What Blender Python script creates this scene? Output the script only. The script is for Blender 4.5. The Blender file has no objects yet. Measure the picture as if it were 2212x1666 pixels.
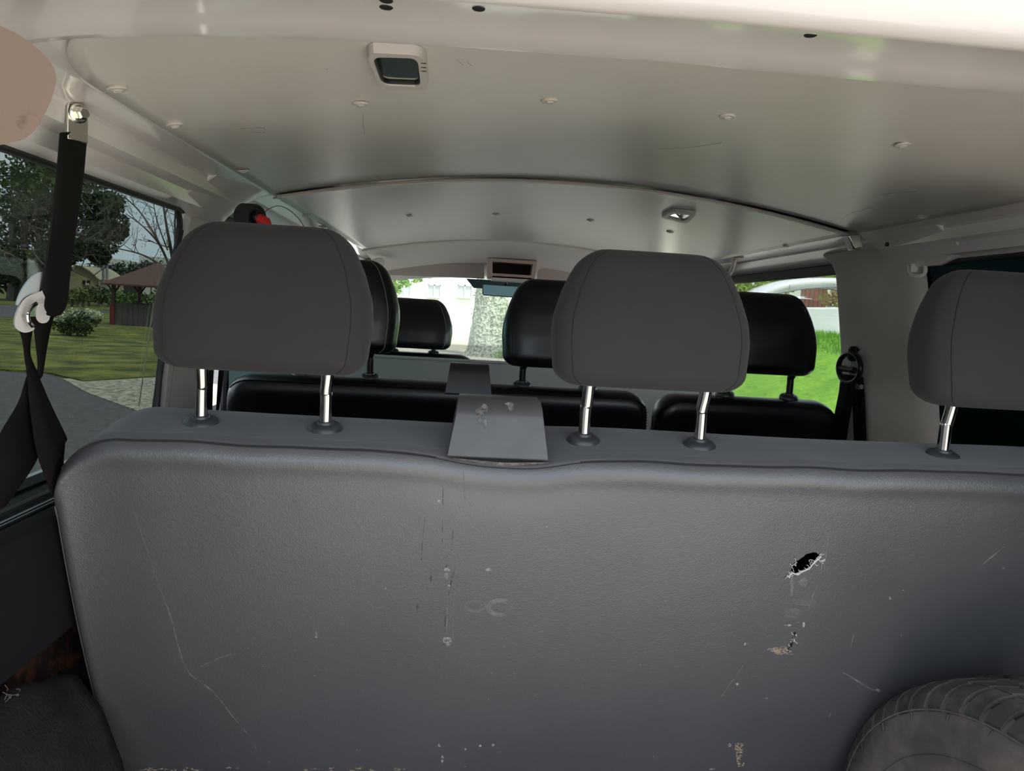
import bpy, math, random
import numpy as np
from mathutils import Vector, Matrix
from mathutils.geometry import tessellate_polygon
random.seed(7); rng = np.random.default_rng(7)
SC = bpy.context.scene
COL = SC.collection
PI = math.pi
# ------------------------------------------------------------------ camera
IW, IH, FPX = 2212, 1666, 1600.0
YAW, PITCH, ROLL = 0.0723275, 0.09944411, 0.05741306
OFF = Vector((-0.2325, 0.0, 1.72))          # camera stands 1.72 m above the ground, left of the van's centre line
cy_, sy_ = math.cos(YAW), math.sin(YAW); cp_, sp_ = math.cos(PITCH), math.sin(PITCH)
FW = Vector((sy_*cp_, cy_*cp_, -sp_)); r0 = Vector((cy_, -sy_, 0)); u0 = r0.cross(FW)
RT = math.cos(ROLL)*r0 + math.sin(ROLL)*u0; UP = -math.sin(ROLL)*r0 + math.cos(ROLL)*u0
cam = bpy.data.cameras.new('camera'); camo = bpy.data.objects.new('camera', cam); COL.objects.link(camo)
cam.lens = FPX/IW*36.0; cam.sensor_width = 36.0; cam.sensor_fit = 'HORIZONTAL'; cam.clip_start = 0.02; cam.clip_end = 600
m = Matrix.Identity(4)
for i in range(3): m[i][0], m[i][1], m[i][2], m[i][3] = RT[i], UP[i], -FW[i], OFF[i]
camo.matrix_world = m; SC.camera = camo
# ------------------------------------------------------------------ world, sun, exposure
SC.view_settings.view_transform = 'Standard'; SC.view_settings.look = 'None'
SC.view_settings.gamma = 1.0; SC.view_settings.exposure = 0.30
wd = bpy.data.worlds.new('World'); SC.world = wd; wd.use_nodes = True
nt = wd.node_tree; nt.nodes.clear()
tc = nt.nodes.new('ShaderNodeTexCoord'); mp = nt.nodes.new('ShaderNodeSeparateXYZ'); nt.links.new(tc.outputs['Generated'], mp.inputs[0])
rp = nt.nodes.new('ShaderNodeValToRGB'); nt.links.new(mp.outputs['Z'], rp.inputs[0])
rp.color_ramp.elements[0].position = 0.0; rp.color_ramp.elements[0].color = (0.74, 0.88, 1.0, 1)
rp.color_ramp.elements[1].position = 0.6; rp.color_ramp.elements[1].color = (0.62, 0.80, 1.0, 1)
nz = nt.nodes.new('ShaderNodeTexNoise'); nz.inputs['Scale'].default_value = 2.2; nz.inputs['Detail'].default_value = 5
nt.links.new(tc.outputs['Generated'], nz.inputs['Vector'])
r2 = nt.nodes.new('ShaderNodeValToRGB'); nt.links.new(nz.outputs['Fac'], r2.inputs[0]); r2.color_ramp.elements[0].position = .48; r2.color_ramp.elements[1].position = .68
mx = nt.nodes.new('ShaderNodeMixRGB'); nt.links.new(r2.outputs[0], mx.inputs[0]); nt.links.new(rp.outputs[0], mx.inputs[1]); mx.inputs[2].default_value = (1.0, .97, .93, 1)
bg = nt.nodes.new('ShaderNodeBackground'); nt.links.new(mx.outputs[0], bg.inputs[0]); bg.inputs[1].default_value = 2.4
wo = nt.nodes.new('ShaderNodeOutputWorld'); nt.links.new(bg.outputs[0], wo.inputs[0])
sl = bpy.data.lights.new('sun', 'SUN'); slo = bpy.data.objects.new('sun', sl); COL.objects.link(slo)
sl.energy = 6.5; sl.angle = math.radians(6); sl.color = (1.0, .95, .86)
slo.rotation_euler = Vector((-.22, .26, -.95)).to_track_quat('-Z', 'Y').to_euler(); slo.location = OFF + Vector((3, -3, 8))
SC.cycles.max_bounces = 10; SC.cycles.transparent_max_bounces = 16; SC.cycles.use_denoising = True

# ------------------------------------------------------------------ pixel helpers (give camera-relative points)
def D(px, py): return FW + float((px-IW/2)/FPX)*RT - float((py-IH/2)/FPX)*UP
def aty(px, py, Y): d = D(px, py); return d*(Y/d.y)
def atx(px, py, X): d = D(px, py); return d*(X/d.x)
def atz(px, py, Z): d = D(px, py); return d*(Z/d.z)
# ------------------------------------------------------------------ materials
MATS = {}
def mat(name, col, rough=.6, metal=0., spec=.5, noise=None, bump=None, coat=0., coatr=.08, col2=None, sheen=0., alpha=None):
    if name in MATS: return MATS[name]
    m = bpy.data.materials.new(name); m.use_nodes = True; n = m.node_tree; b = n.nodes['Principled BSDF']
    b.inputs['Base Color'].default_value = (*col, 1); b.inputs['Roughness'].default_value = rough; b.inputs['Metallic'].default_value = metal
    b.inputs['Specular IOR Level'].default_value = spec; b.inputs['Coat Weight'].default_value = coat; b.inputs['Coat Roughness'].default_value = coatr
    b.inputs['Sheen Weight'].default_value = sheen; b.inputs['Sheen Roughness'].default_value = .5
    t = n.nodes.new('ShaderNodeTexCoord')
    if noise:
        s, lo, hi = noise
        z = n.nodes.new('ShaderNodeTexNoise'); z.inputs['Scale'].default_value = s; z.inputs['Detail'].default_value = 6; z.inputs['Roughness'].default_value = .6
        n.links.new(t.outputs['Object'], z.inputs['Vector'])
        r = n.nodes.new('ShaderNodeValToRGB'); r.color_ramp.elements[0].position = lo; r.color_ramp.elements[1].position = hi
        r.color_ramp.elements[0].color = (*col, 1); r.color_ramp.elements[1].color = (*(col2 or [c*1.3 for c in col]), 1)
        n.links.new(z.outputs['Fac'], r.inputs[0]); n.links.new(r.outputs[0], b.inputs['Base Color'])
    if bump:
        last = None
        for (kind, s, st, dist) in bump:
            if kind == 'n':
                z = n.nodes.new('ShaderNodeTexNoise'); z.inputs['Scale'].default_value = s; z.inputs['Detail'].default_value = 3; out = z.outputs['Fac']
            else:
                z = n.nodes.new('ShaderNodeTexVoronoi'); z.inputs['Scale'].default_value = s; out = z.outputs['Distance']
            n.links.new(t.outputs['Object'], z.inputs['Vector'])
            bp = n.nodes.new('ShaderNodeBump'); bp.inputs['Strength'].default_value = st; bp.inputs['Distance'].default_value = dist
            n.links.new(out, bp.inputs['Height'])
            if last: n.links.new(last.outputs[0], bp.inputs['Normal'])
            last = bp
        n.links.new(last.outputs[0], b.inputs['Normal'])
    if alpha is not None:
        s, lo, hi = alpha
        z = n.nodes.new('ShaderNodeTexNoise'); z.inputs['Scale'].default_value = s; z.inputs['Detail'].default_value = 5
        n.links.new(t.outputs['Object'], z.inputs['Vector'])
        r = n.nodes.new('ShaderNodeMapRange'); r.inputs['From Min'].default_value = lo; r.inputs['From Max'].default_value = hi
        n.links.new(z.outputs['Fac'], r.inputs['Value']); n.links.new(r.outputs[0], b.inputs['Alpha'])
    MATS[name] = m; return m
def glass(name, tint, refl=1.0):
    m = bpy.data.materials.new(name); m.use_nodes = True; n = m.node_tree; n.nodes.clear()
    tr = n.nodes.new('ShaderNodeBsdfTransparent'); tr.inputs[0].default_value = (*tint, 1)
    gl = n.nodes.new('ShaderNodeBsdfGlossy'); gl.inputs['Roughness'].default_value = .01
    fr = n.nodes.new('ShaderNodeFresnel'); fr.inputs[0].default_value = 1.35
    ml = n.nodes.new('ShaderNodeMath'); ml.operation = 'MULTIPLY'; ml.inputs[1].default_value = refl; n.links.new(fr.outputs[0], ml.inputs[0])
    mi = n.nodes.new('ShaderNodeMixShader'); n.links.new(ml.outputs[0], mi.inputs[0]); n.links.new(tr.outputs[0], mi.inputs[1]); n.links.new(gl.outputs[0], mi.inputs[2])
    o = n.nodes.new('ShaderNodeOutputMaterial'); n.links.new(mi.outputs[0], o.inputs[0]); MATS[name] = m; return m

PAINT = mat('white_paint', (.69, .63, .60), rough=.22, coat=.6)
PAINTB = mat('body_paint', (.72, .70, .68), rough=.3, coat=.5)
HEADL = mat('headliner_vinyl', (.60, .555, .50), rough=.34, coat=.5, coatr=.28, noise=(3, .35, .7), col2=(.65, .61, .55), bump=[('n', 5, .10, .008), ('n', 250, .03, .001)])
HEADF = mat('front_headliner', (.84, .76, .71), rough=.7)
VISOR = mat('visor_vinyl', (.58, .47, .43), rough=.7)
LEATH = mat('grey_leatherette', (.047, .047, .051), rough=.44, spec=1.0, noise=(3.5, .35, .75), col2=(.060, .059, .061), bump=[('v', 420, .30, .0006), ('n', 160, .22, .0012), ('n', 5, .35, .006)])
FABT = mat('bench_fabric', (.060, .059, .064), rough=.9, sheen=.15, bump=[('n', 900, .25, .0005), ('n', 12, .2, .004)], noise=(6, .3, .8), col2=(.074, .072, .075))
FABH = mat('headrest_fabric', (.0195, .0178, .0170), rough=.92, sheen=.06, bump=[('n', 1000, .3, .0005), ('n', 14, .18, .004)], noise=(9, .3, .8), col2=(.0255, .0232, .0222))
SEAM = mat('seam_thread', (.012, .011, .011), rough=.9)
BLACKL = mat('black_leather', (.006, .006, .007), rough=.33, spec=.55, bump=[('n', 12, .2, .004)])
SILVERSEAM = mat('pale_thread', (.35, .33, .32), rough=.8)
CHROME = mat('chrome', (.50, .48, .46), rough=.10, metal=1.)
BLKMET = mat('black_metal', (.02, .02, .02), rough=.25, metal=.6)
BPLAST = mat('black_plastic', (.035, .036, .042), rough=.38, bump=[('n', 500, .1, .0004)])
GPLAST = mat('grey_plastic', (.052, .051, .053), rough=.38, noise=(10, .5, .8), col2=(.08, .076, .076), bump=[('n', 500, .15, .0004)])
SCUFF = mat('scuffed_plastic', (.20, .18, .17), rough=.8, alpha=(90, .45, .7))
WEB = mat('belt_webbing', (.005, .004, .004), rough=.85, spec=.12, bump=[('n', 700, .3, .0004)])
SLEEVE = mat('belt_sleeve_rubber', (.004, .004, .0033), rough=.7, spec=.2)
WPLAST = mat('cream_plastic', (.70, .66, .62), rough=.35)
PILLAR = mat('pillar_trim_vinyl', (.50, .44, .39), rough=.7, noise=(5, .35, .75), col2=(.39, .34, .30), bump=[('n', 20, .15, .004)])
LTRIM = mat('light_grey_trim', (.50, .46, .43), rough=.55)
DTRIM = mat('dark_side_trim', (.006, .0065, .007), rough=.7, spec=.15, noise=(7, .4, .8), col2=(.010, .010, .011))
CARPET = mat('worn_carpet', (.015, .0125, .0115), rough=1., spec=.1, noise=(25, .3, .8), col2=(.027, .023, .020), bump=[('n', 200, .6, .004)])
FLOORM = mat('floor_rubber', (.10, .10, .10), rough=.8)
RUST = mat('rusty_steel', (.02, .008, .005), rough=.8, noise=(28, .5, .75), col2=(.22, .065, .018))
RUBBER = mat('black_rubber', (.012, .012, .013), rough=.5)
ZINC = mat('zinc_steel', (.72, .70, .62), rough=.22, metal=1.)
RED = mat('red_plastic', (.55, .02, .015), rough=.35)
TYRE = mat('dusty_tyre_rubber', (.055, .046, .041), rough=.85, noise=(14, .35, .7), col2=(.13, .105, .09), bump=[('n', 60, .3, .002)])
TREAD = mat('tyre_tread_rubber', (.028, .027, .024), rough=.65, noise=(18, .45, .75), col2=(.085, .08, .065))
PARTM = mat('partition_grey', (.42, .385, .36), rough=.7)
DARKHOLE = mat('dark_recess', (.03, .02, .015), rough=.9)
FRAY = mat('frayed_backing', (.48, .43, .40), rough=.95)
MARKL = mat('light_scuff', (.34, .32, .31), rough=.8, alpha=(140, .40, .66))
MARKF = mat('faint_scuff', (.17, .165, .165), rough=.7, alpha=(60, .30, .80))
MARKD = mat('dark_scratch', (.05, .05, .055), rough=.8, alpha=(120, .42, .85))
MARKR = mat('rusty_scuff', (.30, .22, .17), rough=.9, alpha=(220, .42, .62))
GL_L = glass('tinted_glass', (.42, .445, .43), .3)
GL_T = glass('green_glass', (.50, .66, .64), .8)
GL_C = glass('clear_glass', (.93, .96, .95), .8)
GL_D = glass('privacy_glass', (.02, .035, .035), .25)

# ------------------------------------------------------------------ mesh helpers (all coordinates camera-relative)
class MB:
    def __init__(s): s.v = []; s.f = []
    def add(s, vs, fs):
        o = len(s.v); s.v += [Vector(v) for v in vs]; s.f += [tuple(o+i for i in f) for f in fs]; return s
    def box(s, lo, hi, rot=None, c=None):
        x0, y0, z0 = lo; x1, y1, z1 = hi
        vs = [Vector(p) for p in [(x0,y0,z0),(x1,y0,z0),(x1,y1,z0),(x0,y1,z0),(x0,y0,z1),(x1,y0,z1),(x1,y1,z1),(x0,y1,z1)]]
        if rot is not None: vs = [rot @ v + Vector(c) for v in vs]
        return s.add(vs, [(0,3,2,1),(4,5,6,7),(0,1,5,4),(1,2,6,5),(2,3,7,6),(3,0,4,7)])
    def grid(s, P, closeu=False, closev=False):
        nu, nv = len(P), len(P[0]); vs = [p for r in P for p in r]; fs = []
        for i in range(nu if closeu else nu-1):
            for j in range(nv if closev else nv-1):
                a, b = i, (i+1) % nu; c, d = j, (j+1) % nv
                fs.append((a*nv+c, b*nv+c, b*nv+d, a*nv+d))
        return s.add(vs, fs)
    def loft(s, rings, cap=True):
        n = len(rings[0]); o = len(s.v); s.grid(rings, closev=True)
        if cap: s.f.append(tuple(o+i for i in range(n))); s.f.append(tuple(o+(len(rings)-1)*n+i for i in reversed(range(n))))
        return s
    def tube(s, pts, r, n=10, cap=True):
        pts = [Vector(p) for p in pts]; rs = r if isinstance(r, (list, tuple)) else [r]*len(pts)
        rings = []; prev = None
        for i, p in enumerate(pts):
            t = (pts[min(i+1, len(pts)-1)] - pts[max(i-1, 0)]).normalized()
            if prev is None:
                a = Vector((0, 0, 1)) if abs(t.z) < .9 else Vector((1, 0, 0)); u = t.cross(a).normalized()
            else:
                u = (prev - t*prev.dot(t)).normalized()
            prev = u; w = t.cross(u)
            rings.append([p + rs[i]*(math.cos(2*PI*k/n)*u + math.sin(2*PI*k/n)*w) for k in range(n)])
        return s.loft(rings, cap)
    def lathe(s, prof, c, axis=(0,0,1), n=32):
        ax = Vector(axis).normalized(); a = Vector((0,0,1)) if abs(ax.z) < .9 else Vector((1,0,0))
        u = ax.cross(a).normalized(); w = ax.cross(u); c = Vector(c)
        rings = [[c + ax*h + r*(math.cos(2*PI*k/n)*u + math.sin(2*PI*k/n)*w) for k in range(n)] for r, h in prof]
        return s.loft(rings, True)
    def prism(s, poly, d):
        poly = [Vector(p) for p in poly]; d = Vector(d); n = len(poly); o = len(s.v)
        s.v += poly + [p+d for p in poly]
        for tri in tessellate_polygon([poly]):
            s.f.append(tuple(o+i for i in tri)); s.f.append(tuple(o+n+i for i in reversed(tri)))
        for i in range(n): s.f.append((o+i, o+(i+1) % n, o+n+(i+1) % n, o+n+i))
        return s
    def sphere(s, c, r, nu=12, nv=16, sc=(1,1,1)):
        c = Vector(c); rings = []
        for i in range(nu+1):
            th = PI*(i+.001)/(nu+.002)
            rings.append([c + Vector((r*sc[0]*math.sin(th)*math.cos(2*PI*k/nv), r*sc[1]*math.sin(th)*math.sin(2*PI*k/nv), -r*sc[2]*math.cos(th))) for k in range(nv)])
        return s.loft(rings, True)
ORG = {}
def build(name, mb, material, parent=None, smooth=True, label=None, cat=None, group=None, kind=None, angle=40, bevel=0, solid=0, subd=0, seg=2):
    vs = mb.v
    if parent is not None: org = ORG[parent]
    else:
        lo = Vector([min(v[i] for v in vs) for i in range(3)]); hi = Vector([max(v[i] for v in vs) for i in range(3)])
        org = Vector(((lo.x+hi.x)/2, (lo.y+hi.y)/2, lo.z))
    me = bpy.data.meshes.new(name); me.from_pydata([tuple(v-org) for v in vs], [], mb.f); me.update()
    import bmesh
    b = bmesh.new(); b.from_mesh(me); bmesh.ops.recalc_face_normals(b, faces=b.faces); b.to_mesh(me); b.free()
    me.materials.append(material)
    if smooth:
        for p in me.polygons: p.use_smooth = True
        try: me.set_sharp_from_angle(angle=math.radians(angle))
        except Exception: pass
    o = bpy.data.objects.new(name, me); COL.objects.link(o); ORG[o] = org
    if parent is not None: o.parent = parent
    else: o.location = org + OFF
    if solid:
        md = o.modifiers.new('solidify', 'SOLIDIFY'); md.thickness = solid; md.offset = 0
    if bevel:
        md = o.modifiers.new('bevel', 'BEVEL'); md.width = bevel; md.segments = seg; md.limit_method = 'ANGLE'; md.angle_limit = math.radians(35)
    if subd:
        md = o.modifiers.new('subd', 'SUBSURF'); md.levels = subd; md.render_levels = subd
    tag(o, label, cat, group, kind); return o
def tag(o, label=None, cat=None, group=None, kind=None):
    if label: o['label'] = label
    if cat: o['category'] = cat
    if group: o['group'] = group
    if kind: o['kind'] = kind
def thing(name, base, label=None, cat=None, group=None, kind=None):
    o = bpy.data.objects.new(name, None); COL.objects.link(o); o.empty_display_size = .05
    o.location = Vector(base) + OFF; ORG[o] = Vector(base); tag(o, label, cat, group, kind); return o
def struct(name, mb, m, parent=None, label=None, **k):
    return build(name, mb, m, parent, label=label, kind='structure', **k)
def copy_tree(o, delta, parent=None):
    c = o.copy(); COL.objects.link(c); d = Vector(delta)
    ORG[c] = ORG[o] + d
    if parent is not None: c.parent = parent
    else: c.location = o.location + d
    for ch in list(o.children): copy_tree(ch, delta, c)
    return c
def lerp(a, b, t): return a + (b-a)*t
def interp(x, xs, ys): return float(np.interp(x, xs, ys))
def catmull(pts, k=8):
    P = [Vector(p) for p in pts]; out = []
    for i in range(len(P)-1):
        p0, p1, p2, p3 = P[max(i-1,0)], P[i], P[i+1], P[min(i+2,len(P)-1)]
        for j in range(k):
            t = j/k; out.append(.5*((2*p1)+(-p0+p2)*t+(2*p0-5*p1+4*p2-p3)*t*t+(-p0+3*p1-3*p2+p3)*t**3))
    out.append(P[-1]); return out

XC = .2325                     # van centre line
XL, XR = -.55, 1.015           # inner faces of the side walls
# ================================================================== STRUCTURE: the van's cabin
# ---- ceiling
def ceil_z(x, y=0): return .297 - .175*(x-XC)**2
def half_w(y):                     # half width of the headliner with rounded rear corners
    w = .652 if y < 3.0 else .652 - (y-3.0)*.0
    R = .16; y0 = .72
    if y < y0+R: 
        t = (y0+R-y)/R; w = w - .10*(1-math.sqrt(max(0, 1-t*t)))
    return w
def head_panel(y0, y1, lip=0., ny=40, nx=60):
    P = []
    for i in range(ny+1):
        y = lerp(y0, y1, i/ny); hw = half_w(y); row = []
        for j in range(nx+1):
            x = XC + hw*(2*j/nx-1); z = ceil_z(x)
            row.append(Vector((x, y, z - lip*math.exp(-((y-y0)/.02)**2))))
        P.append(row)
    return P
ce = thing('ceiling', (XC, 1.9, .36), kind='structure', label='white van roof over the cabin with grey headliner panels')
mb = MB()
mb.box((XL-.05, .62, .345), (XR+.05, 3.95, .375)); struct('roof_skin', mb, PAINTB, ce, smooth=False)
mb = MB(); mb.grid(head_panel(.66, 1.652)); struct('headliner_panel', mb, HEADL, ce, solid=.003)
mb = MB(); mb.grid(head_panel(1.662, 3.15, lip=.010)); struct('headliner_panel', mb, HEADL, ce, solid=.003)
# black strip standing in for the gap shadow at the joint, with the rounded lip of the front panel
P = [[Vector((x, 1.657, ceil_z(x)+dz)) for x in np.linspace(XC-.65, XC+.65, 60)] for dz in (.003, .018)]
mb = MB(); mb.grid(P); struct('joint_shadow', mb, RUBBER, ce, solid=.008)
mb = MB(); mb.tube([Vector((x, 1.672, ceil_z(x)-.006)) for x in np.linspace(XC-.645, XC+.645, 60)], .004, 8)
struct('panel_edge_roll', mb, HEADL, ce)
mb = MB(); mb.tube([Vector((x, 3.15, ceil_z(x)-.002)) for x in np.linspace(XC-.60, XC+.62, 50)], .006, 8)
struct('front_joint_roll', mb, HEADF, ce)
# push clips
cl = MB(); cl.lathe([(.0, -.0045), (.005, -.0044), (.0062, -.0030), (.0105, -.0028), (.0118, -.0012), (.0115, .0005), (.0, .0006)], (0, 0, 0), n=20)
cl.box((-.004, -.001, -.0052), (.004, .001, -.004))
clipmesh = None
CLIPM = mat('clip_plastic', (.50, .46, .41), rough=.5)
for x, y in [(-.401,.894),(-.400,1.06),(-.405,1.391),(-.152,1.05),(.105,1.05),(.36,1.06),(.616,1.05),(.867,1.39),(-.172,2.25),(.086,2.28),(.376,2.28),(.617,2.25),(-.420,2.01),(-.426,2.27),(.877,2.0),(.869,1.06)]:
    z = ceil_z(x) - .0015; sl_ = -math.atan(-2*.175*(x-XC))
    if clipmesh is None:
        o = build('push_clip', cl, CLIPM, None, kind='structure'); clipmesh = o.data; o.location = (0, 0, 0)
        for v in clipmesh.vertices: v.co.z += -.0052
    else:
        o = bpy.data.objects.new('push_clip', clipmesh); COL.objects.link(o); o['kind'] = 'structure'
    o.parent = ce; o.location = Vector((x, y, z)) - ORG[ce]; o.rotation_euler = (random.uniform(-.06, .06), sl_, random.uniform(0, 3))
# ---- front headliner
mb = MB(); P = []
for i in range(31):
    t = i/30; y = lerp(3.15, 3.80, t); row = []
    for j in range(41):
        u = 2*j/40-1; x = XC + (.66-.02*t)*u
        z = ceil_z(x) - .004 - .125*t**1.8*(1-.15*u*u)
        row.append(Vector((x, y, z)))
    P.append(row)
mb.grid(P); struct('front_headliner', mb, HEADF, ce, solid=.006)
# ---- rear header: white painted frame over the tailgate opening
lipx = [-.60, -.50, -.389, -.354, -.276, -.135, -.011, .176, .269, .525, .80, 1.05]
lipz = [.130, .180, .209, .216, .225, .233, .236, .238, .237, .235, .215, .15]
def lz(x): return interp(x, lipx, lipz)
P = []
prof = [(.78, .10), (.735, .045), (.712, .012), (.700, .0), (.688, -.001), (.66, 0.), (.62, .0), (.59, -.004), (.578, -.005), (.568, .001), (.558, .012), (.53, .045), (.50, .085), (.46, .13), (.40, .16)]
for (y, dz) in prof:
    P.append([Vector((x, y, lz(x)*(1 if y > .6 else lerp(.955, 1, (y-.4)/.2)) + dz)) for x in np.linspace(-.60, 1.05, 60)])
mb = MB(); mb.grid(P)
hd = struct('trim_1', mb, PAINT, label='glossy white painted rear roof frame across the top', solid=.002)
mb = MB()
for px, py, y in [(834, 1, .575), (834, 16, .59), (1034, 19, .60), (1751, 76, .60)]:
    p = aty(px, py, y); x = p.x
    pz = lz(x)*.985
    mb.lathe([(.0, -.0004), (.0048, -.0004), (.0052, .0), (.0, .0002)], (x, y, pz-.0002 if False else p.z), n=20)
struct('mounting_hole', mb, RUBBER, hd)
# ---- side rails (profile swept along the van)
def rail(side):
    # (distance from centre line, z)
    prof = [(.640, .232), (.650, .2255), (.662, .2225), (.668, .226), (.690, .222), (.7125, .2185), (.7155, .214), (.7175, .200), (.7190, .193), (.7360, .1915), (.7495, .189), (.7535, .178), (.757, .169), (.7745, .1655), (.782, .160), (.790, .166), (.81, .22), (.81, .36)]
    P = []
    for (w, z) in prof:
        row = []
        for y in np.linspace(.55, 1.66, 30):
            wx, zz = w, z
            if y < .95 and w < .668:              # the headliner's rounded corner uncovers more of the rail
                wx = w - .14*((.95-y)/.4)**1.2 if w < .66 else w
                zz = z + .012*((.95-y)/.4) if w > .66 else max(z, .297-.175*wx*wx + .005)
            row.append(Vector((XC + side*wx, y, zz)))
        P.append(row)
    return P
def rail2(side):
    prof = [(.644, .228), (.652, .2225), (.660, .2225), (.662, .227), (.70, .219), (.716, .215), (.7165, .210), (.760, .190), (.7785, .184), (.785, .178), (.79, .18), (.81, .22), (.81, .36)]
    return [[Vector((XC + side*w, y, z)) for y in np.linspace(1.655, 3.8, 20)] for (w, z) in prof]
for side, nm, word in ((-1, 'trim_2', 'left'), (1, 'trim_3', 'right')):
    t = thing(nm, (XC+side*.73, 1.8, .2), kind='structure', label='white painted roof rail above the %s side windows' % word)
    mb = MB(); mb.grid(rail(side)); struct('rear_rail', mb, PAINT, t, angle=25)
    mb = MB(); mb.grid(rail2(side)); struct('front_rail', mb, PAINT, t, angle=25)
    # roof bow end / pillar head where the two rails meet
    mb = MB()
    rings = []
    for (y, g) in [(1.44, -.008), (1.53, .0005), (1.57, .004), (1.62, .006), (1.67, .005), (1.70, .0)]:
        rings.append([Vector((XC+side*w, y, z)) for w, z in [(.655, .2255), (.690, .2195-g), (.7175, .200-g), (.738, .188-g), (.757, .170-g), (.772, .150 if y > 1.5 else .172), (.785, .150 if y > 1.5 else .172), (.785, .25), (.66, .25)]])
    mb.loft(rings); struct('bow_end', mb, PAINT, t, angle=50, bevel=.004)
    # black rubber window seals
    mb = MB(); mb.tube([Vector((XC+side*.784, y, .158)) for y in (.60, 1.0, 1.51 if side < 0 else 1.60)], .0055, 8); struct('window_seal', mb, RUBBER, t)
    mb = MB(); mb.box((XC+side*.783-.006, 1.98 if side > 0 else 1.7, .150), (XC+side*.783+.006, 3.0, .180)); struct('window_seal', mb, RUBBER, t, bevel=.003)
# ---- side walls below the sills, rear posts, window frames
for side, nm, word, ylo in ((-1, 'wall_left', 'left', .5), (1, 'wall_right', 'right', .5)):
    X0 = XC+side*.7825; X1 = XC+side*.86; mb = MB()
    lo, hi = min(X0, X1), max(X0, X1)
    mb.box((lo, .45, -1.085), (hi, 4.1, -.60))
    mb.box((lo, 1.60 if side < 0 else .9, -.60), (hi, 4.1, -.285))
    mb.box((lo+(.0 if side > 0 else .0), .35, -.5), (hi, .62, .3))           # rear post
    mb.box((min(XC+side*.80, X1), .5, .175), (max(XC+side*.80, X1), 4.1, .345)) # roof edge
    if side < 0: mb.box((X1, .6, -.60), (X1+.03, 1.6, -.285))
    else: mb.box((X0, .6, -.6), (X1, .9, -.285))
    w = struct(nm, mb, DTRIM, smooth=False, label='%s body side of the van below and around its windows' % word)
    m3 = MB(); xi = X0-side*.004; m3.box((min(xi, X0), 1.70, -1.08), (max(xi, X0), 4.05, -.31)); struct('side_lining', m3, LTRIM, w, smooth=False)
    m2 = MB(); m2.box((min(X1, X1+side*.01), .35, -1.085), (max(X1, X1+side*.01), 4.1, -.285)); struct('outer_skin', m2, PAINTB, w, smooth=False)
# left sill with grooves
mb = MB(); P = []
for (x, z) in [(-.600, -.290), (-.562, -.284), (-.556, -.2865), (-.555, -.292), (-.552, -.2925), (-.551, -.287), (-.540, -.289), (-.5395, -.291), (-.5385, -.291), (-.538, -.2895), (-.533, -.290), (-.532, -.2955), (-.529, -.296), (-.528, -.291), (-.515, -.294), (-.508, -.300), (-.506, -.33), (-.512, -.42), (-.518, -.470), (-.53, -.470)]:
    P.append([Vector((x, y, z)) for y in np.linspace(.5, 1.6, 8)])
mb.grid(P); sillm = mat('sill_plastic', (.16, .185, .205), rough=.45)
struct('trim_4', mb, DTRIM, label='grooved dark plastic sill under the left rear window', angle=30)
m2 = MB(); 
for xa, xb, z in [(-.561, -.5565, -.2845), (-.5505, -.5405, -.2875), (-.5375, -.5335, -.2893)]:
    m2.add([(xa, .5, z), (xb, .5, z-.0012), (xb, 1.6, z-.0012), (xa, 1.6, z)], [(0, 1, 2, 3)])
struct('trim_strip', m2, sillm, bpy.data.objects['trim_4'])
# rusty hollow behind the torn trim
mb = MB(); P = [[Vector((x, y, z)) for y in np.linspace(.55, 1.55, 20)] for (x, z) in [(-.52, -.465), (-.57, -.47), (-.585, -.52), (-.58, -.58), (-.55, -.60)]]
mb.grid(P); struct('trim_5', mb, RUST, label='rusty bare metal showing in the gap below the left window trim')
# carpet-covered wheel arch
mb = MB(); P = []
for i in range(30):
    y = lerp(.45, 1.03, i/29); wv = .012*math.sin(y*17)+.006*math.sin(y*41+1)
    row = []
    for (x, z) in [(-.545, -.555), (-.542, -.520), (-.535, -.506), (-.515, -.512), (-.480, -.560), (-.452, -.66), (-.440, -.74), (-.435, -.80), (-.40, -.95), (-.38, -1.08)]:
        k = 1 if z > -.6 else .35
        row.append(Vector((x, y, z + wv*k - .10*max(0, (y-.88))*k)))
    P.append(row)
mb.grid(P); 
wa = build('wheel_arch_cover', mb, CARPET, None, label='worn dark carpet over the left wheel arch beside the bench', cat='carpet', solid=.004)
# frayed threads on the carpet edge
mb = MB()
for i in range(26):
    y = random.uniform(.70, .94); z0 = -.515 + .012*math.sin(y*17) - .10*max(0, y-.88)
    p = Vector((-.533+random.uniform(-.008, .01), y, z0+.006)); q = p + Vector((random.uniform(-.006, .01), random.uniform(-.015, .012), random.uniform(.004, .018)))
    mb.tube([p, (p+q)/2+Vector((.003, .002, .002)), q], .0005, 4)
build('loose_threads', mb, mat('thread_fibre', (.16, .13, .12), rough=.9), wa, kind='stuff')
# lower panel
mb = MB(); P = []
for (x, z) in [(-.47, -.66), (-.435, -.72), (-.425, -.76), (-.40, -.95), (-.37, -1.084)]:
    P.append([Vector((x+.012, y, z)) for y in np.linspace(.4, .93, 10)])
mb.grid(P); struct('trim_6', mb, mat('lower_side_trim', (.03, .029, .036), rough=.6, noise=(6, .4, .8), col2=(.04, .038, .046)), label='bluish dark lower side panel left of the bench', solid=.004)
# floor, front
mb = MB(); mb.box((XL-.08, .42, -1.20), (XR+.08, 4.3, -1.085)); fl = struct('floor', mb, FLOORM, smooth=False, label='dark van floor')
mb = MB(); mb.box((XL-.05, 4.3, -1.2), (XR+.05, 4.36, -.36)); struct('wall_front', mb, DTRIM, smooth=False, label='front bulkhead under the windscreen')
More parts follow.
